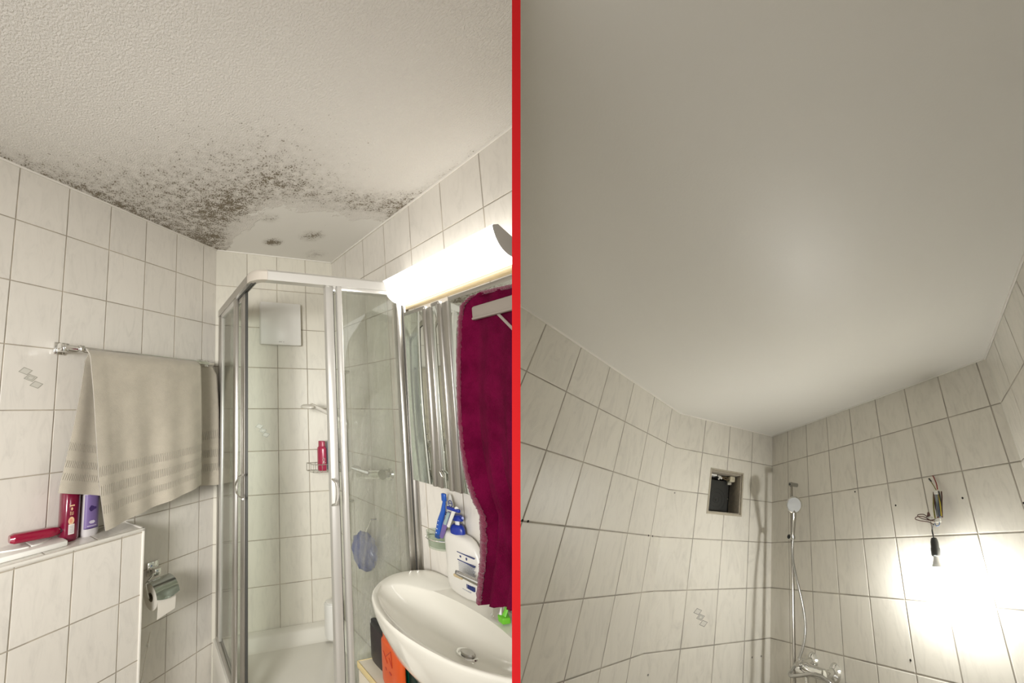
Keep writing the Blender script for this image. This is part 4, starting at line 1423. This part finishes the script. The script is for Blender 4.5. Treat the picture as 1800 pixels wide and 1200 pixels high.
t = stick('toothbrush', 'violet and grey-green toothbrush in front of the toothpaste tube', 'toothbrush', b, [0.007, 0.009, 0.006], BRP, group='toothbrushes in the tumbler')
build('grip', MB().tube([Vector(q) + Vector((-0.004, 0.006, 0)) for q in b[1:]], [0.006, 0.005], 8), BRG, R, b[0], t)
b = [(-0.993, 0.09, 1.0915), (-1.0282, 0.095, 1.1513), (-1.0509, 0.1, 1.1711)]
t = stick('razor', 'blue and white razor lying across the tumbler behind the blue pump', 'razor', b, [0.005, 0.006, 0.006], WHITE)
c = Vector((-1.0266, 0.1, 1.1631))
build('razor_head', MB().box(c.x - 0.035, c.x + 0.02, c.y - 0.006, c.y + 0.006, c.z - 0.006, c.z + 0.006, 0.003), BLUE, R, b[0], t)

# lime clip lying on the basin's back edge
gc = (-1.1705, 0.0595, 0.865)
GREEN = plain('lime_plastic', (0.16, 0.55, 0.03), 0.35)
t = thing('hair_clip', 'lime green plastic clip on the basin rim below the crimson towel', 'clip', R, gc)
mb = MB().prism([(-1.1477, 0.0661), (-1.16, 0.0472), (-1.1687, 0.041), (-1.2014, 0.0683), (-1.1997, 0.098), (-1.181, 0.0946)], 'z', ZB + 0.002, ZB + 0.020, 0.003)
build('jaw', mb, GREEN, R, gc, t)
mb = MB().tube([(-1.1899, 0.0804, 0.879), (-1.1905, 0.0672, 0.899), (-1.1937, 0.0559, 0.909)], [0.006, 0.0045, 0.004], 8)
build('arm', mb, GREEN, R, gc, t)

# ================================================================== low cupboard with toiletries under the basin
CUPB = plain('cupboard_cream', (0.68, 0.62, 0.50), 0.4, var=0.04, scale=6)
EDGE = plain('yellow_edge_band', (0.74, 0.60, 0.30), 0.4)
VX, VY, VZ = (-0.75, 0.3477, 0.5375)
VX1 = -1.22
bs = (-1.0, 0, 0)
t = thing('cupboard', 'cream low cupboard with yellow edge banding under the wash basin', 'cupboard', R, bs)
mb = MB().box(VX1, VX, 0.0, VY - 0.004, VZ - 0.020, VZ, 0.001)
build('top', mb, CUPB, R, bs, t)
mb = MB().box(VX - 0.001, VX + 0.003, 0.0, VY, VZ - 0.022, VZ + 0.001, 0.001)
mb.box(VX1, VX + 0.003, VY - 0.005, VY, VZ - 0.022, VZ + 0.001, 0.001)
build('edge_band', mb, EDGE, R, bs, t)
mb = MB().box(VX1, VX, 0.0, VY - 0.02, 0.0, VZ - 0.020)
build('carcass', mb, CUPB, R, bs, t)
for a, b in ((VX - 0.004, -0.98), (-0.986, VX1 + 0.004)):
    d = build('door', MB().box(b, a, VY - 0.020, VY - 0.002, 0.05, VZ - 0.028, 0.002), CUPB, R, bs, t)
    build('knob', MB().lathe([(0.006, 0), (0.006, 0.012), (0.013, 0.018), (0.010, 0.026), (0.0, 0.027)], ((a if b < -1.1 else b) + (0.04 if b > -1.1 else -0.04), VY - 0.003, 0.3), (0, 1, 0)), CHROME, R, bs, d)


p = [(-0.7409, 0.27, 0.5863), (-0.8421, 0.27, 0.6413), (-0.7988, 0.27, 0.6871)]
kb = ((p[0][0] + p[1][0]) / 2 - 0.005, 0.27, VZ)
bottle('shower_gel', 'black shower gel bottle at the left end of the cupboard top', 'bottle', R, kb, abs(p[0][0] - p[1][0]) + 0.012, 0.04, p[2][2] - VZ, plain('black_bottle', (0.018, 0.012, 0.014), 0.35), BLACK, 0.86, 0.12, 0.03)
ORANGE = plain('orange_bottle', (0.62, 0.085, 0.012), 0.3)
p = [(-0.8615, 0.3, 0.6178), (-0.9734, 0.3, 0.6814), (-0.9216, 0.3, 0.7342)]
ob = ((p[0][0] + p[1][0]) / 2, 0.30, VZ)
ow = abs(p[0][0] - p[1][0])
t = bottle('sun_lotion_bottle', 'orange lotion bottle beside the black one under the basin rim', 'bottle', R, ob, ow, 0.045, p[2][2] - VZ, ORANGE, ORANGE, 0.78, 0.22, 0.10, capw=0.80)
mb = MB()
ORD = plain('dark_orange_print', (0.40, 0.03, 0.012), 0.35)
yo = ob[1] + 0.0225
for (x0, z0, x1, z1) in ((0.25, 0.10, -0.35, 0.135), (-0.35, 0.135, -0.42, 0.085), (-0.42, 0.085, -0.15, 0.11), (0.45, 0.115, 0.05, 0.085)):
    mb.tube([(ob[0] + x0 * ow / 2, yo + 0.001, VZ + z0), (ob[0] + x1 * ow / 2, yo + 0.001, VZ + z1)], 0.0012, 6)
mb.sphere((ob[0] - 0.1 * ow, yo, VZ + 0.06), 0.006, 1.4, 0.2, 1, 10, 6)
mb.sphere((ob[0] + 0.12 * ow, yo, VZ + 0.062), 0.005, 1, 0.2, 1.2, 10, 6)
build('print', mb, ORD, R, ob, t)
p = [(-0.8871, 0.24, 0.5847), (-0.9329, 0.24, 0.6119), (-0.9205, 0.24, 0.6795)]
tb = ((p[0][0] + p[1][0]) / 2 - 0.010, 0.24, VZ)
bottle('bath_bottle', 'teal bottle with pale shoulder squeezed behind the orange one', 'bottle', R, tb, abs(p[0][0] - p[1][0]) + 0.03, 0.05, p[2][2] - VZ, plain('teal_bottle', (0.0, 0.40, 0.27), 0.3), plain('pale_green_cap', (0.42, 0.52, 0.40), 0.35), 0.7, 0.28, 0.1)
p = [(-0.9534, 0.26, 0.6273), (-0.9841, 0.26, 0.6455), (-0.9736, 0.26, 0.6897)]
bottle('spray_can', 'thin dark green can between the teal bottle and the white tube', 'can', R, ((p[0][0] + p[1][0]) / 2, 0.26, VZ), abs(p[0][0] - p[1][0]), 0.026, p[2][2] - VZ, plain('dark_green_can', (0.012, 0.028, 0.02), 0.3), BLACK, 0.8, 0.15, 0.05, power=2.0)
p = [(-0.9285, 0.22, 0.606), (-1.0149, 0.22, 0.6572), (-0.9778, 0.22, 0.6714)]
gb_ = ((p[0][0] + p[1][0]) / 2, 0.22, VZ)
bottle('cream_tube', 'white cream bottle with green band in the shade under the basin', 'bottle', R, gb_, abs(p[0][0] - p[1][0]), 0.05, p[2][2] - VZ, plain('cream_bottle_white', (0.50, 0.52, 0.46), 0.35), plain('emerald_cap', (0.0, 0.42, 0.26), 0.3), 0.7, 0.3, 0.1)
hb = Vector((-1.1059, 0.31, 0.6856))
t = thing('hair_brush', 'black round hair brush lying on top at the front of the cupboard', 'brush', R, (hb.x, hb.y, VZ))
mb = MB().lathe([(0.0, -0.075), (0.022, -0.070), (0.030, -0.05), (0.031, 0.05), (0.024, 0.068), (0.0, 0.072)], (hb.x, hb.y - 0.03, VZ + 0.032), (1, 0.1, 0), n=24)
build('barrel', mb, BLACK, R, (hb.x, hb.y, VZ), t)
mb = MB()
random.seed(3)
for k in range(260):
    a, s = random.uniform(-0.4, PI + 0.4), random.uniform(-0.06, 0.06)
    c = Vector((hb.x + s, hb.y - 0.03 + 0.1 * s, VZ + 0.032))
    n_ = Vector((-0.1 * math.cos(a), math.cos(a), math.sin(a)))
    mb.tube([c + n_ * 0.028, c + n_ * 0.043], 0.0009, 4)
o = build('bristles', mb, plain('dark_bristles', (0.03, 0.03, 0.032), 0.5), R, (hb.x, hb.y, VZ), t)
o['kind'] = 'stuff'
mb = MB().tube([(hb.x - 0.07, hb.y - 0.035, VZ + 0.032), (hb.x - 0.12, hb.y - 0.04, VZ + 0.026), (hb.x - 0.20, hb.y - 0.05, VZ + 0.016)], [0.012, 0.010, 0.012], 12)
build('handle', mb, BLACK, R, (hb.x, hb.y, VZ), t)


# ================================================================== THE RIGHT BATHROOM: stripped and freshly painted
def paint_ceiling():
    t = NT('fresh_ceiling_paint')
    f = t.noise(t.obj(), 5.0, 3.0)
    t.set(color=t.mix(f, (0.81, 0.795, 0.745), (0.82, 0.805, 0.755)), rough=0.42, spec=0.35, normal=t.bump(t.noise(t.obj(), 160.0, 3.0), 0.0006, 0.5))
    return t.m


TC2 = (0.71, 0.68, 0.605)
TILE_L2 = tile_mat('tiles_after_left', 0.1037, -0.2244, 0.2, 0.2486, TC2, (0.33, 0.30, 0.25), streak=0.10, width=0.0042, rough=0.42)
TILE_B2 = tile_mat('tiles_after_back', 0.1872, -0.2244, 0.2, 0.2486, TC2, (0.33, 0.30, 0.25), streak=0.10, width=0.0042, tilt=0.006)
TILE_R2 = tile_mat('tiles_after_right', -0.1806, -0.2244, 0.2, 0.2486, TC2, (0.33, 0.30, 0.25), streak=0.09, width=0.0042)
TILE_W2 = tile_mat('tiles_after_far', -0.185, -0.2244, 0.2, 0.2486, TC2, (0.33, 0.30, 0.25), streak=0.09, width=0.0042)
HOLE = plain('drill_hole', (0.015, 0.012, 0.01), 0.9)


def holes(mb, pts, mi=1, r=0.0045):
    for x, z in pts:
        mb.prism([(x + r * math.cos(2 * PI * k / 12), z + r * math.sin(2 * PI * k / 12)) for k in range(12)], 'y', -0.001, 0.0007, mi=mi)


D2 = 2.3                                        # how far the tiles run down
mb = MB().box(-3.0, 0.1, -3.4, 0.08, 0, 0.06)
struct(build('ceiling_painted', mb, paint_ceiling(), A2, (-1.2, -1.2, 0), uv='xy', clip='right', smooth=0))
mb = MB().box(-3.0, 0.1, -3.4, 0.08, -D2 - 0.06, -D2)
struct(build('floor_right', mb, TILE_FLOOR, A2, (-1.2, -1.2, -D2), uv='xy', clip='right', smooth=0))
mb = MB().box(0.0, 2.6, -0.06, 0, -D2, 0)
holes(mb, [(0.8803, -0.72), (0.9044, -0.7194), (0.1253, -0.7218), (0.0879, -0.7223)])
struct(build('wall_left_after', mb, [TILE_L2, HOLE], L2, (1, 0, -1), uv='xz', clip='right', smooth=0))
# shower wall with the opened fan niche
NX0, NX1 = 0.2505, 0.5145
NZ0, NZ1 = -0.583, -0.309
NB = 0.016
mb = MB()
mb.box(-0.06, NX0, -0.20, 0, -D2, 0)
mb.box(NX1, 0.86, -0.20, 0, -D2, 0)
mb.box(NX0, NX1, -0.20, 0, NZ1, 0)
mb.box(NX0, NX1, -0.20, 0, -D2, NZ0)
holes(mb, [(0.7414, -0.488), (0.7439, -1.2998), (0.131, -1.2938), (0.0663, -1.2949)])
diamonds_at = [(0.508, -1.0677), (0.4871, -1.0936), (0.4659, -1.1218)]
diamonds(mb, diamonds_at, -1)
# faces marked 1/2 by the diamonds: 1 = outline, 2 = centre; holes share the dark slot
o = struct(build('wall_back_after', mb, [TILE_B2, plain('decor_line_dark', (0.20, 0.19, 0.17), 0.4), DECOR_IN], B2, (0.4, 0, -1), uv='xz', clip='right', smooth=0))
mb = MB().box(-1.66, 0.06, -0.06, 0, -D2, 0)
holes(mb, [(-0.7587, -0.4894), (-1.0093, -0.5822), (-1.3532, -0.5832), (-0.963, -1.178), (-1.5857, -0.6254), (-0.8157, -1.3377)])
struct(build('wall_right_after', mb, [TILE_R2, HOLE], R2, (-0.8, 0, -1), uv='xz', clip='right', smooth=0))
mb = MB().box(-2.4, 0.06, -0.06, 0, -D2, 0)
struct(build('wall_far_after', mb, TILE_W2, W2, (-0.8, 0, -1), uv='xz', clip='right', smooth=0))
mb = MB().box(0, 2.6, 0, 0.007, -0.007, 0.002, 0.002)
struct(build('trim_6', mb, CAULK, L2, (1, 0, 0), clip='right'))
mb = MB().box(0, 0.78, 0, 0.006, -0.006, 0.002, 0.002)
struct(build('trim_7', mb, CAULK, B2, (0.4, 0, 0)))
mb = MB().box(-1.624, 0, 0, 0.006, -0.006, 0.002, 0.002)
struct(build('trim_8', mb, CAULK, R2, (-0.8, 0, 0)))
mb = MB().box(-2.4, 0, 0, 0.007, -0.008, 0.002, 0.002)
struct(build('trim_9', mb, CAULK, W2, (-0.8, 0, 0)))

# ------------------------------------------------------------------ open fan housing in the niche
NICHE = plain('niche_plaster', (0.42, 0.375, 0.30), 0.8, var=0.12, scale=40, bump=0.004)
FRAME = plain('housing_frame_beige', (0.40, 0.36, 0.28), 0.6, var=0.10, scale=30)
cx, cz = (NX0 + NX1) / 2, (NZ0 + NZ1) / 2
bs = (cx, -0.1, NZ0)
t = thing('fan_housing', 'opened ventilation fan housing let into the tiled shower wall', 'fan', B2, bs)


def ring_frame(name, x0, x1, z0, z1, b, y0, y1, mat, bev=0.0015):
    m = MB()
    m.box(x0, x0 + b, y0, y1, z0, z1, bev)
    m.box(x1 - b, x1, y0, y1, z0, z1, bev)
    m.box(x0 + b, x1 - b, y0, y1, z0, z0 + b, bev)
    m.box(x0 + b, x1 - b, y0, y1, z1 - b, z1, bev)
    return build(name, m, mat, B2, bs, t)


ring_frame('outer_frame', NX0, NX1, NZ0, NZ1, 0.011, -0.10, 0.003, FRAME)
ring_frame('inner_lip', NX0 + 0.012, NX1 - 0.012, NZ0 + 0.012, NZ1 - 0.012, 0.006, -0.10, -0.008, NICHE)
mb = MB().box(NX0 + 0.001, NX1 - 0.001, -0.17, -0.155, NZ0 + 0.001, NZ1 - 0.001)
build('back_plate', mb, plain('dark_metal_back', (0.02, 0.02, 0.019), 0.5), B2, bs, t)
mb = MB()
mb.box(NX0 + 0.011, NX0 + 0.013, -0.155, -0.01, NZ0 + 0.012, NZ1 - 0.012)
mb.box(NX1 - 0.013, NX1 - 0.011, -0.155, -0.01, NZ0 + 0.012, NZ1 - 0.012)
mb.box(NX0 + 0.013, NX1 - 0.013, -0.155, -0.01, NZ1 - 0.014, NZ1 - 0.012)
build('liner', mb, NICHE, B2, bs, t)
mb = MB().box(NX0 + 0.060, NX1 - 0.016, -0.15, -0.085, NZ0 + 0.020, NZ1 - 0.052, 0.008)
fb = build('fan_unit', mb, plain('fan_black', (0.028, 0.029, 0.028), 0.45), B2, bs, t)
fcx, fcz = (NX0 + 0.060 + NX1 - 0.016) / 2, NZ0 + 0.10
mb = MB()
for r in (0.022, 0.045, 0.068):
    mb.tube([(fcx + r * math.cos(2 * PI * k / 40), -0.0845, fcz + r * math.sin(2 * PI * k / 40)) for k in range(40)], 0.0012, 6, closed=True)
mb.lathe([(0.0, 0.0), (0.010, 0.0), (0.009, 0.003), (0.0, 0.0035)], (fcx, -0.0855, fcz), (0, 1, 0))
build('grille_rings', mb, plain('fan_ring_black', (0.018, 0.018, 0.018), 0.4), B2, bs, fb)
for k, (x, z) in enumerate(((NX0 + 0.074, NZ0 + 0.024), (NX1 - 0.026, NZ0 + 0.024), (NX0 + 0.066, NZ0 + 0.11))):
    build('screw', MB().lathe([(0.0, 0.0), (0.0045, 0.0), (0.004, 0.003), (0.0, 0.0035)], (x, -0.084, z), (0, 1, 0), n=12), ALU, B2, bs, fb)
# wiring block across the top of the housing
mb = MB().box(NX1 - 0.085, NX1 - 0.018, -0.10, -0.055, NZ1 - 0.034, NZ1 - 0.024, 0.002)
build('bracket', mb, WHITE, B2, bs, t)
tbx = (0.3054, -0.06, -0.3472)
mb = MB().box(tbx[0] - 0.018, tbx[0] + 0.022, -0.10, -0.05, tbx[2] - 0.018, tbx[2] + 0.016, 0.004)
for k in range(3):
    mb.box(tbx[0] - 0.010 + 0.011 * k, tbx[0] - 0.004 + 0.011 * k, -0.05, -0.047, tbx[2] - 0.010, tbx[2] + 0.008, 0.001)
build('terminal_block', mb, plain('terminal_cream', (0.62, 0.57, 0.43), 0.4), B2, bs, t)
c = (0.4022, -0.06, -0.3447)
mb = MB()
for dx, dz, r in ((0, 0, 0.010), (-0.012, -0.006, 0.008), (0.007, -0.012, 0.007), (0.01, 0.006, 0.006)):
    mb.sphere((c[0] + dx, -0.065, c[2] + dz), r, 1, 1, 1, 12, 8)
build('wire_nuts', mb, plain('clear_connector', (0.60, 0.59, 0.55), 0.15), B2, bs, t)
mb = MB()
mb.tube([(c[0] - 0.01, -0.07, c[2]), ((c[0] + tbx[0]) / 2, -0.06, c[2] - 0.012), (tbx[0] + 0.02, -0.07, tbx[2])], 0.003, 8)
mb.tube([(c[0] - 0.02, -0.075, c[2] + 0.005), ((c[0] + tbx[0]) / 2, -0.07, c[2] + 0.004), (tbx[0] + 0.02, -0.08, tbx[2] + 0.006)], 0.003, 8)
build('wire', mb, plain('brown_wire', (0.14, 0.10, 0.05), 0.5), B2, bs, t)
c = (0.3197, -0.07, -0.3774)
mb = MB().tube([(c[0] + 0.014, -0.075, c[2]), (c[0] - 0.014, -0.075, c[2] + 0.002)], 0.009, 14)
build('cable_gland', mb, plain('gland_grey', (0.40, 0.38, 0.32), 0.4), B2, bs, t)

# ------------------------------------------------------------------ shower set on the right wall
bs = (-0.2708, 0.05, -0.3967)
RX = bs[0]
zt_ = -0.3932
t = thing('shower_rail', 'chrome shower rail rising up the corner of the stripped bathroom', 'rail', R2, bs)
mb = MB().tube([(RX, 0.05, zt_ + 0.012), (RX, 0.05, -1.60)], 0.0095, 14)
SATIN = plain('satin_rail', (0.40, 0.38, 0.355), 0.2, 1.0)
build('rail', mb, SATIN, R2, bs, t)
mb = MB().tube([(RX, 0.0, zt_), (RX, 0.064, zt_)], 0.0125, 18)
b_ = build('wall_bracket', mb, plain('satin_bracket', (0.42, 0.42, 0.40), 0.25, 1.0), R2, bs, t)
build('end_plug', MB().tube([(RX, 0.063, zt_), (RX, 0.066, zt_)], [0.008, 0.006], 14), BLACK, R2, bs, b_)
sl = (-0.285, 0.06, -0.6984)
mb = MB().tube([(RX - 0.018, 0.052, sl[2] - 0.004), (RX + 0.022, 0.052, sl[2] - 0.004)], 0.014, 14)
mb.tube([(RX, 0.05, sl[2] - 0.004), (RX - 0.006, 0.082, sl[2])], 0.013, 14)
mb.sphere((RX - 0.024, 0.052, sl[2] - 0.004), 0.009, 1, 1, 1, 12, 8)
build('slider', mb, CHROME, R2, bs, t)
hc = Vector((-0.3745, 0.12, -0.5329))
hb = Vector((-0.3191, 0.085, -0.6916))
toc = R2.Li @ (CAM - R2.w(hc))
fx_ = Vector((toc.x * 0.9, toc.y, toc.z * 0.6 - 0.15)).normalized()
t = thing('hand_shower', 'round chrome hand shower with pale face clipped to the shower rail', 'shower head', R2, tuple(hb))
mb = MB().lathe([(0.0, -0.020), (0.030, -0.017), (0.046, -0.006), (0.049, 0.001), (0.047, 0.005), (0.042, 0.006), (0.0, 0.006)], hc, fx_, n=40)
o = build('head', mb, CHROME, R2, tuple(hb), t)
mb = MB().lathe([(0.0, 0.0055), (0.0415, 0.0055), (0.041, 0.0085), (0.0, 0.0095)], hc, fx_, n=40)
o = build('spray_face', mb, plain('spray_face_grey', (0.36, 0.365, 0.36), 0.5), R2, tuple(hb), t)
ref = Vector((0, 0, 1))
u_ = ref.cross(fx_).normalized()
w_ = fx_.cross(u_)
mb = MB()
for r, n in ((0.008, 6), (0.015, 11), (0.022, 16), (0.029, 21), (0.036, 26)):
    for k in range(n):
        a = 2 * PI * k / n + r * 30
        q = hc + fx_ * 0.009 + u_ * (r * math.cos(a)) + w_ * (r * math.sin(a))
        mb.lathe([(0.0013, 0.0), (0.0010, 0.0015), (0.0, 0.0016)], q, fx_, n=6)
o2 = build('nozzles', mb, plain('nozzle_grey', (0.30, 0.31, 0.31), 0.6), R2, tuple(hb), o)
neck = hc - fx_ * 0.008 + Vector((0, 0, -0.044))
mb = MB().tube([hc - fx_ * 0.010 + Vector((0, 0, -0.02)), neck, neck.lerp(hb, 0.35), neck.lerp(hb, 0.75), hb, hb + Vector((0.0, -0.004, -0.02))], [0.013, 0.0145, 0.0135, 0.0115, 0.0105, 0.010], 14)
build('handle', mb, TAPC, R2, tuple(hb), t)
HOSE = NT('ribbed_chrome_hose')
wv = HOSE.n('TexWave', wave_type='BANDS', bands_direction='Z')
HOSE.link(HOSE.obj(), wv.inputs['Vector'])
wv.inputs['Scale'].default_value = 90.0
HOSE.set(color=(0.46, 0.455, 0.435), metal=0.95, rough=0.25, normal=HOSE.bump(wv.outputs[1], 0.001, 0.5))
HOSE = HOSE.m


def smooth_path(pts, n=10):
    """Catmull-Rom through pts"""
    P = [Vector(p) for p in pts]
    P = [P[0] * 2 - P[1]] + P + [P[-1] * 2 - P[-2]]
    out = []
    for i in range(1, len(P) - 2):
        for k in range(n):
            s = k / n
            a, b, c, d = P[i - 1], P[i], P[i + 1], P[i + 2]
            out.append(0.5 * ((2 * b) + (c - a) * s + (2 * a - 5 * b + 4 * c - d) * s * s + (3 * b - a - 3 * c + d) * s ** 3))
    out.append(P[-2])
    return out


hp = [(-0.3185, 0.085, -0.7097), (-0.3174, 0.09, -0.7659), (-0.3266, 0.095, -0.8234), (-0.3545, 0.1, -0.8972), (-0.3888, 0.1, -0.9818), (-0.4124, 0.1, -1.0545), (-0.4196, 0.1, -1.1247), (-0.4007, 0.1, -1.1953), (-0.3702, 0.11, -1.2539), (-0.3482, 0.13, -1.2899), (-0.3492, 0.15, -1.3046), (-0.3779, 0.16, -1.3061), (-0.4326, 0.16, -1.296), (-0.5025, 0.15, -1.2806), (-0.5496, 0.14, -1.279), (-0.5866, 0.13, -1.2895), (-0.6144, 0.12, -1.3069), (-0.6366, 0.11, -1.334), (-0.6342, 0.09, -1.3702), (-0.5866, 0.06, -1.4245)]
hp = smooth_path(hp, 8)
o = build('shower_hose', MB().tube(hp, 0.0078, 12), HOSE, R2, tuple(hp[0]), smooth=1.5)
tag(o, 'chrome shower hose hanging in a loose curve beside the rail', 'hose')
# mixer tap
m0, m1 = Vector((-0.3335, 0.075, -1.3025)), Vector((-0.5157, 0.06, -1.2751))
mz = (m0.z + m1.z) / 2
bs = (m0.lerp(m1, 0.5).x, 0.0, mz)
t = thing('mixer_tap', 'chrome wall mixer tap behind the shower hose at the picture bottom', 'tap', R2, bs)
a0, a1 = m0.x, m1.x
w = a0 - a1
mb = MB().lathe([(0.0, 0.0), (0.026, 0.0), (0.030, 0.006), (0.030, w * 0.42), (0.024, w * 0.5), (0.022, w), (0.0, w)], (a0, 0.075, mz), (-1, 0, 0), n=28)
build('body', mb, CHROME, R2, bs, t)
for x in (a0 - 0.03, a1 - 0.005):
    mb = MB().lathe([(0.0, 0.0), (0.038, 0.0), (0.038, 0.004), (0.030, 0.012), (0.018, 0.016), (0.018, 0.08), (0.0, 0.08)], (x, 0.0, mz + (0.02 if x > bs[0] else 0)), (0, 1, 0), n=28)
    build('wall_flange', mb, CHROME, R2, bs, t)
l0, l1 = Vector((a0 - 0.03, 0.09, mz + 0.028)), Vector((-0.4063, 0.15, -1.2597))
mb = MB().tube([l0, l0.lerp(l1, 0.5), l1], [0.020, 0.017, 0.011], 14)
build('lever', mb, CHROME, R2, bs, t)
mb = MB().tube([(a0 - 0.06, 0.075, mz - 0.02), (a0 - 0.06, 0.075, mz - 0.10)], 0.010, 12)
build('hose_outlet', mb, CHROME, R2, bs, t)

# ------------------------------------------------------------------ bare bulb hung from the open wiring
bc = Vector((-1.1991, 0.046, -0.8345))
top = Vector((-1.2065, 0.045, -0.7333))
axb = (bc - top).normalized()
ln = (bc - top).length
t = thing('light_bulb', 'lit bare bulb in a black holder hanging from loose wires', 'bulb', R2, tuple(top))
bs = tuple(top)
mb = MB().lathe([(0.0, 0.0), (0.010, 0.0), (0.013, 0.004), (0.0165, 0.016), (0.017, 0.036), (0.0195, 0.040), (0.0195, 0.066), (0.017, 0.070), (0.0, 0.070)], top, axb, n=22)
build('lamp_holder', mb, plain('black_lampholder', (0.03, 0.032, 0.03), 0.4), R2, bs, t)
L0b = 0.070
mb = MB().lathe([(0.0, L0b - 0.002), (0.0135, L0b), (0.0145, L0b + 0.012), (0.020, L0b + 0.028), (0.0265, L0b + 0.040), (0.0, L0b + 0.040)], top, axb, n=28)
build('bulb_neck', mb, plain('bulb_neck_grey', (0.50, 0.50, 0.47), 0.4), R2, bs, t)
BULB = NT('lit_bulb_dome')
BULB.set(color=(0.95, 0.95, 0.92), rough=0.4, emit=(1.0, 0.995, 0.965), power=610.0)
BULB = BULB.m
pr_ = [(0.0268, L0b + 0.0395)]
for k in range(1, 12):
    a = PI / 2 * k / 11
    pr_.append((0.0300 * math.cos(a * 0.98) ** 0.9 if k < 11 else 0.0, L0b + 0.048 + 0.030 * math.sin(a)))
pr_.insert(1, (0.0300, L0b + 0.047))
mb = MB().lathe(pr_, top, axb, n=32)
build('glow_dome', mb, BULB, R2, bs, t, smooth=1.5)
# loose wiring in the wall
jt, jb = Vector((-1.2545, 0.028, -0.5493)), Vector((-1.2399, 0.032, -0.6609))
t = thing('wire_bundle', 'bundle of stripped coloured wires in a terminal strip on the tiles', 'wires', R2, tuple(jt))
bs = tuple(jt)
cols = {'yellow_green_wire': (0.22, 0.20, 0.03), 'brown_wire_bundle': (0.10, 0.04, 0.03), 'blue_wire': (0.10, 0.16, 0.30), 'black_wire': (0.012, 0.012, 0.014), 'red_wire': (0.28, 0.035, 0.03), 'grey_blue_wire': (0.28, 0.33, 0.38), 'bright_yellow_wire': (0.48, 0.38, 0.03)}
mats = {k: plain(k, v, 0.4) for k, v in cols.items()}
random.seed(11)
seq = [('yellow_green_wire', 0.013), ('brown_wire_bundle', 0.009), ('red_wire', 0.005), ('black_wire', 0.002), ('grey_blue_wire', -0.003), ('blue_wire', -0.007), ('bright_yellow_wire', -0.0115), ('black_wire', -0.013), ('brown_wire_bundle', -0.017), ('grey_blue_wire', 0.001)]
for k, (mname, dx) in enumerate(seq):
    pts = []
    for j in range(6):
        s = j / 5
        c = jt.lerp(jb, s * (0.86 + 0.2 * random.random()))
        pts.append(c + Vector((dx * (1 + 0.25 * math.sin(s * 3 + k)) - 0.004 * s * (dx < -0.01), 0.006 * math.sin(k * 2.1 + s * 2), 0.0)))
    build('wire', MB().tube(pts, 0.0034, 8), mats[mname], R2, bs, t)
mb = MB().box(jt.x - 0.012, jt.x + 0.008, jt.y - 0.006, jt.y + 0.012, jt.z - 0.012, jt.z + 0.004, 0.002)
build('terminal_strip', mb, WHITE, R2, bs, t)
q = [(-1.258, 0.02, -0.5391), (-1.2558, 0.015, -0.5135), (-1.2431, 0.004, -0.4801), (-1.2343, -0.004, -0.4726)]
build('feed_wire', MB().tube(smooth_path(q, 5), 0.003, 8), mats['red_wire'], R2, bs, t)
q = [(-1.2513, 0.02, -0.5432), (-1.2418, 0.018, -0.5196), (-1.2258, 0.014, -0.4917)]
build('feed_wire', MB().tube(smooth_path(q, 5), 0.0022, 8), mats['yellow_green_wire'], R2, bs, t)
q = [(-1.2331, 0.015, -0.5005), (-1.2241, 0.014, -0.4864)]
build('wire_tip', MB().tube(q, 0.0042, 8), mats['black_wire'], R2, bs, t)
# the loop of thin brown flex and the white connector
cn = Vector((-1.2462, 0.05, -0.667))
t2 = thing('connector_block', 'white connector block with looped brown flex above the bulb', 'connector', R2, tuple(cn))
bs = tuple(cn)
mb = MB().box(cn.x - 0.012, cn.x + 0.012, cn.y - 0.008, cn.y + 0.008, cn.z - 0.008, cn.z + 0.008, 0.002)
c2 = Vector((-1.2077, 0.055, -0.6581))
mb.box(c2.x - 0.016, c2.x + 0.016, c2.y - 0.006, c2.y + 0.006, c2.z - 0.006, c2.z + 0.006, 0.002)
build('block', mb, WHITE, R2, bs, t2)
FLEX = plain('brown_flex', (0.10, 0.045, 0.035), 0.45)
q = [(-1.2512, 0.055, -0.6587), (-1.2171, 0.06, -0.6658), (-1.1934, 0.07, -0.6513), (-1.1627, 0.075, -0.6496), (-1.152, 0.075, -0.6581), (-1.1729, 0.07, -0.666), (-1.2076, 0.065, -0.6724), (-1.227, 0.065, -0.6824)]
build('flex_loop', MB().tube(smooth_path(q, 6), 0.0019, 8), FLEX, R2, bs, t2)
q = [(-1.2077, 0.055, -0.6581), (-1.1925, 0.065, -0.6417), (-1.1671, 0.075, -0.6429), (-1.1755, 0.07, -0.6547), (-1.1988, 0.065, -0.6628), (-1.2373, 0.055, -0.6713)]
build('flex_loop', MB().tube(smooth_path(q, 6), 0.0019, 8), FLEX, R2, bs, t2)
q = [(-1.2503, 0.05, -0.6717), (-1.2498, 0.055, -0.6853), (-1.2384, 0.06, -0.6894), (-1.2332, 0.06, -0.678)]
build('flex_loop', MB().tube(smooth_path(q, 6), 0.0022, 8), mats['blue_wire'], R2, bs, t2)
q = [(-1.2296, 0.065, -0.6826), (-1.2191, 0.056, -0.6926), (-1.2084, 0.05, -0.7051), (-1.2058, 0.046, -0.7224), (-1.206, 0.045, -0.7355)]
build('pendant_flex', MB().tube(smooth_path(q, 6), 0.003, 8), mats['black_wire'], R2, bs, t2)
q = [(-1.2073, 0.06, -0.6493), (-1.2162, 0.065, -0.6365), (-1.216, 0.06, -0.6476)]
build('flex_tip', MB().tube(smooth_path(q, 4), 0.0045, 8), FLEX, R2, bs, t2)
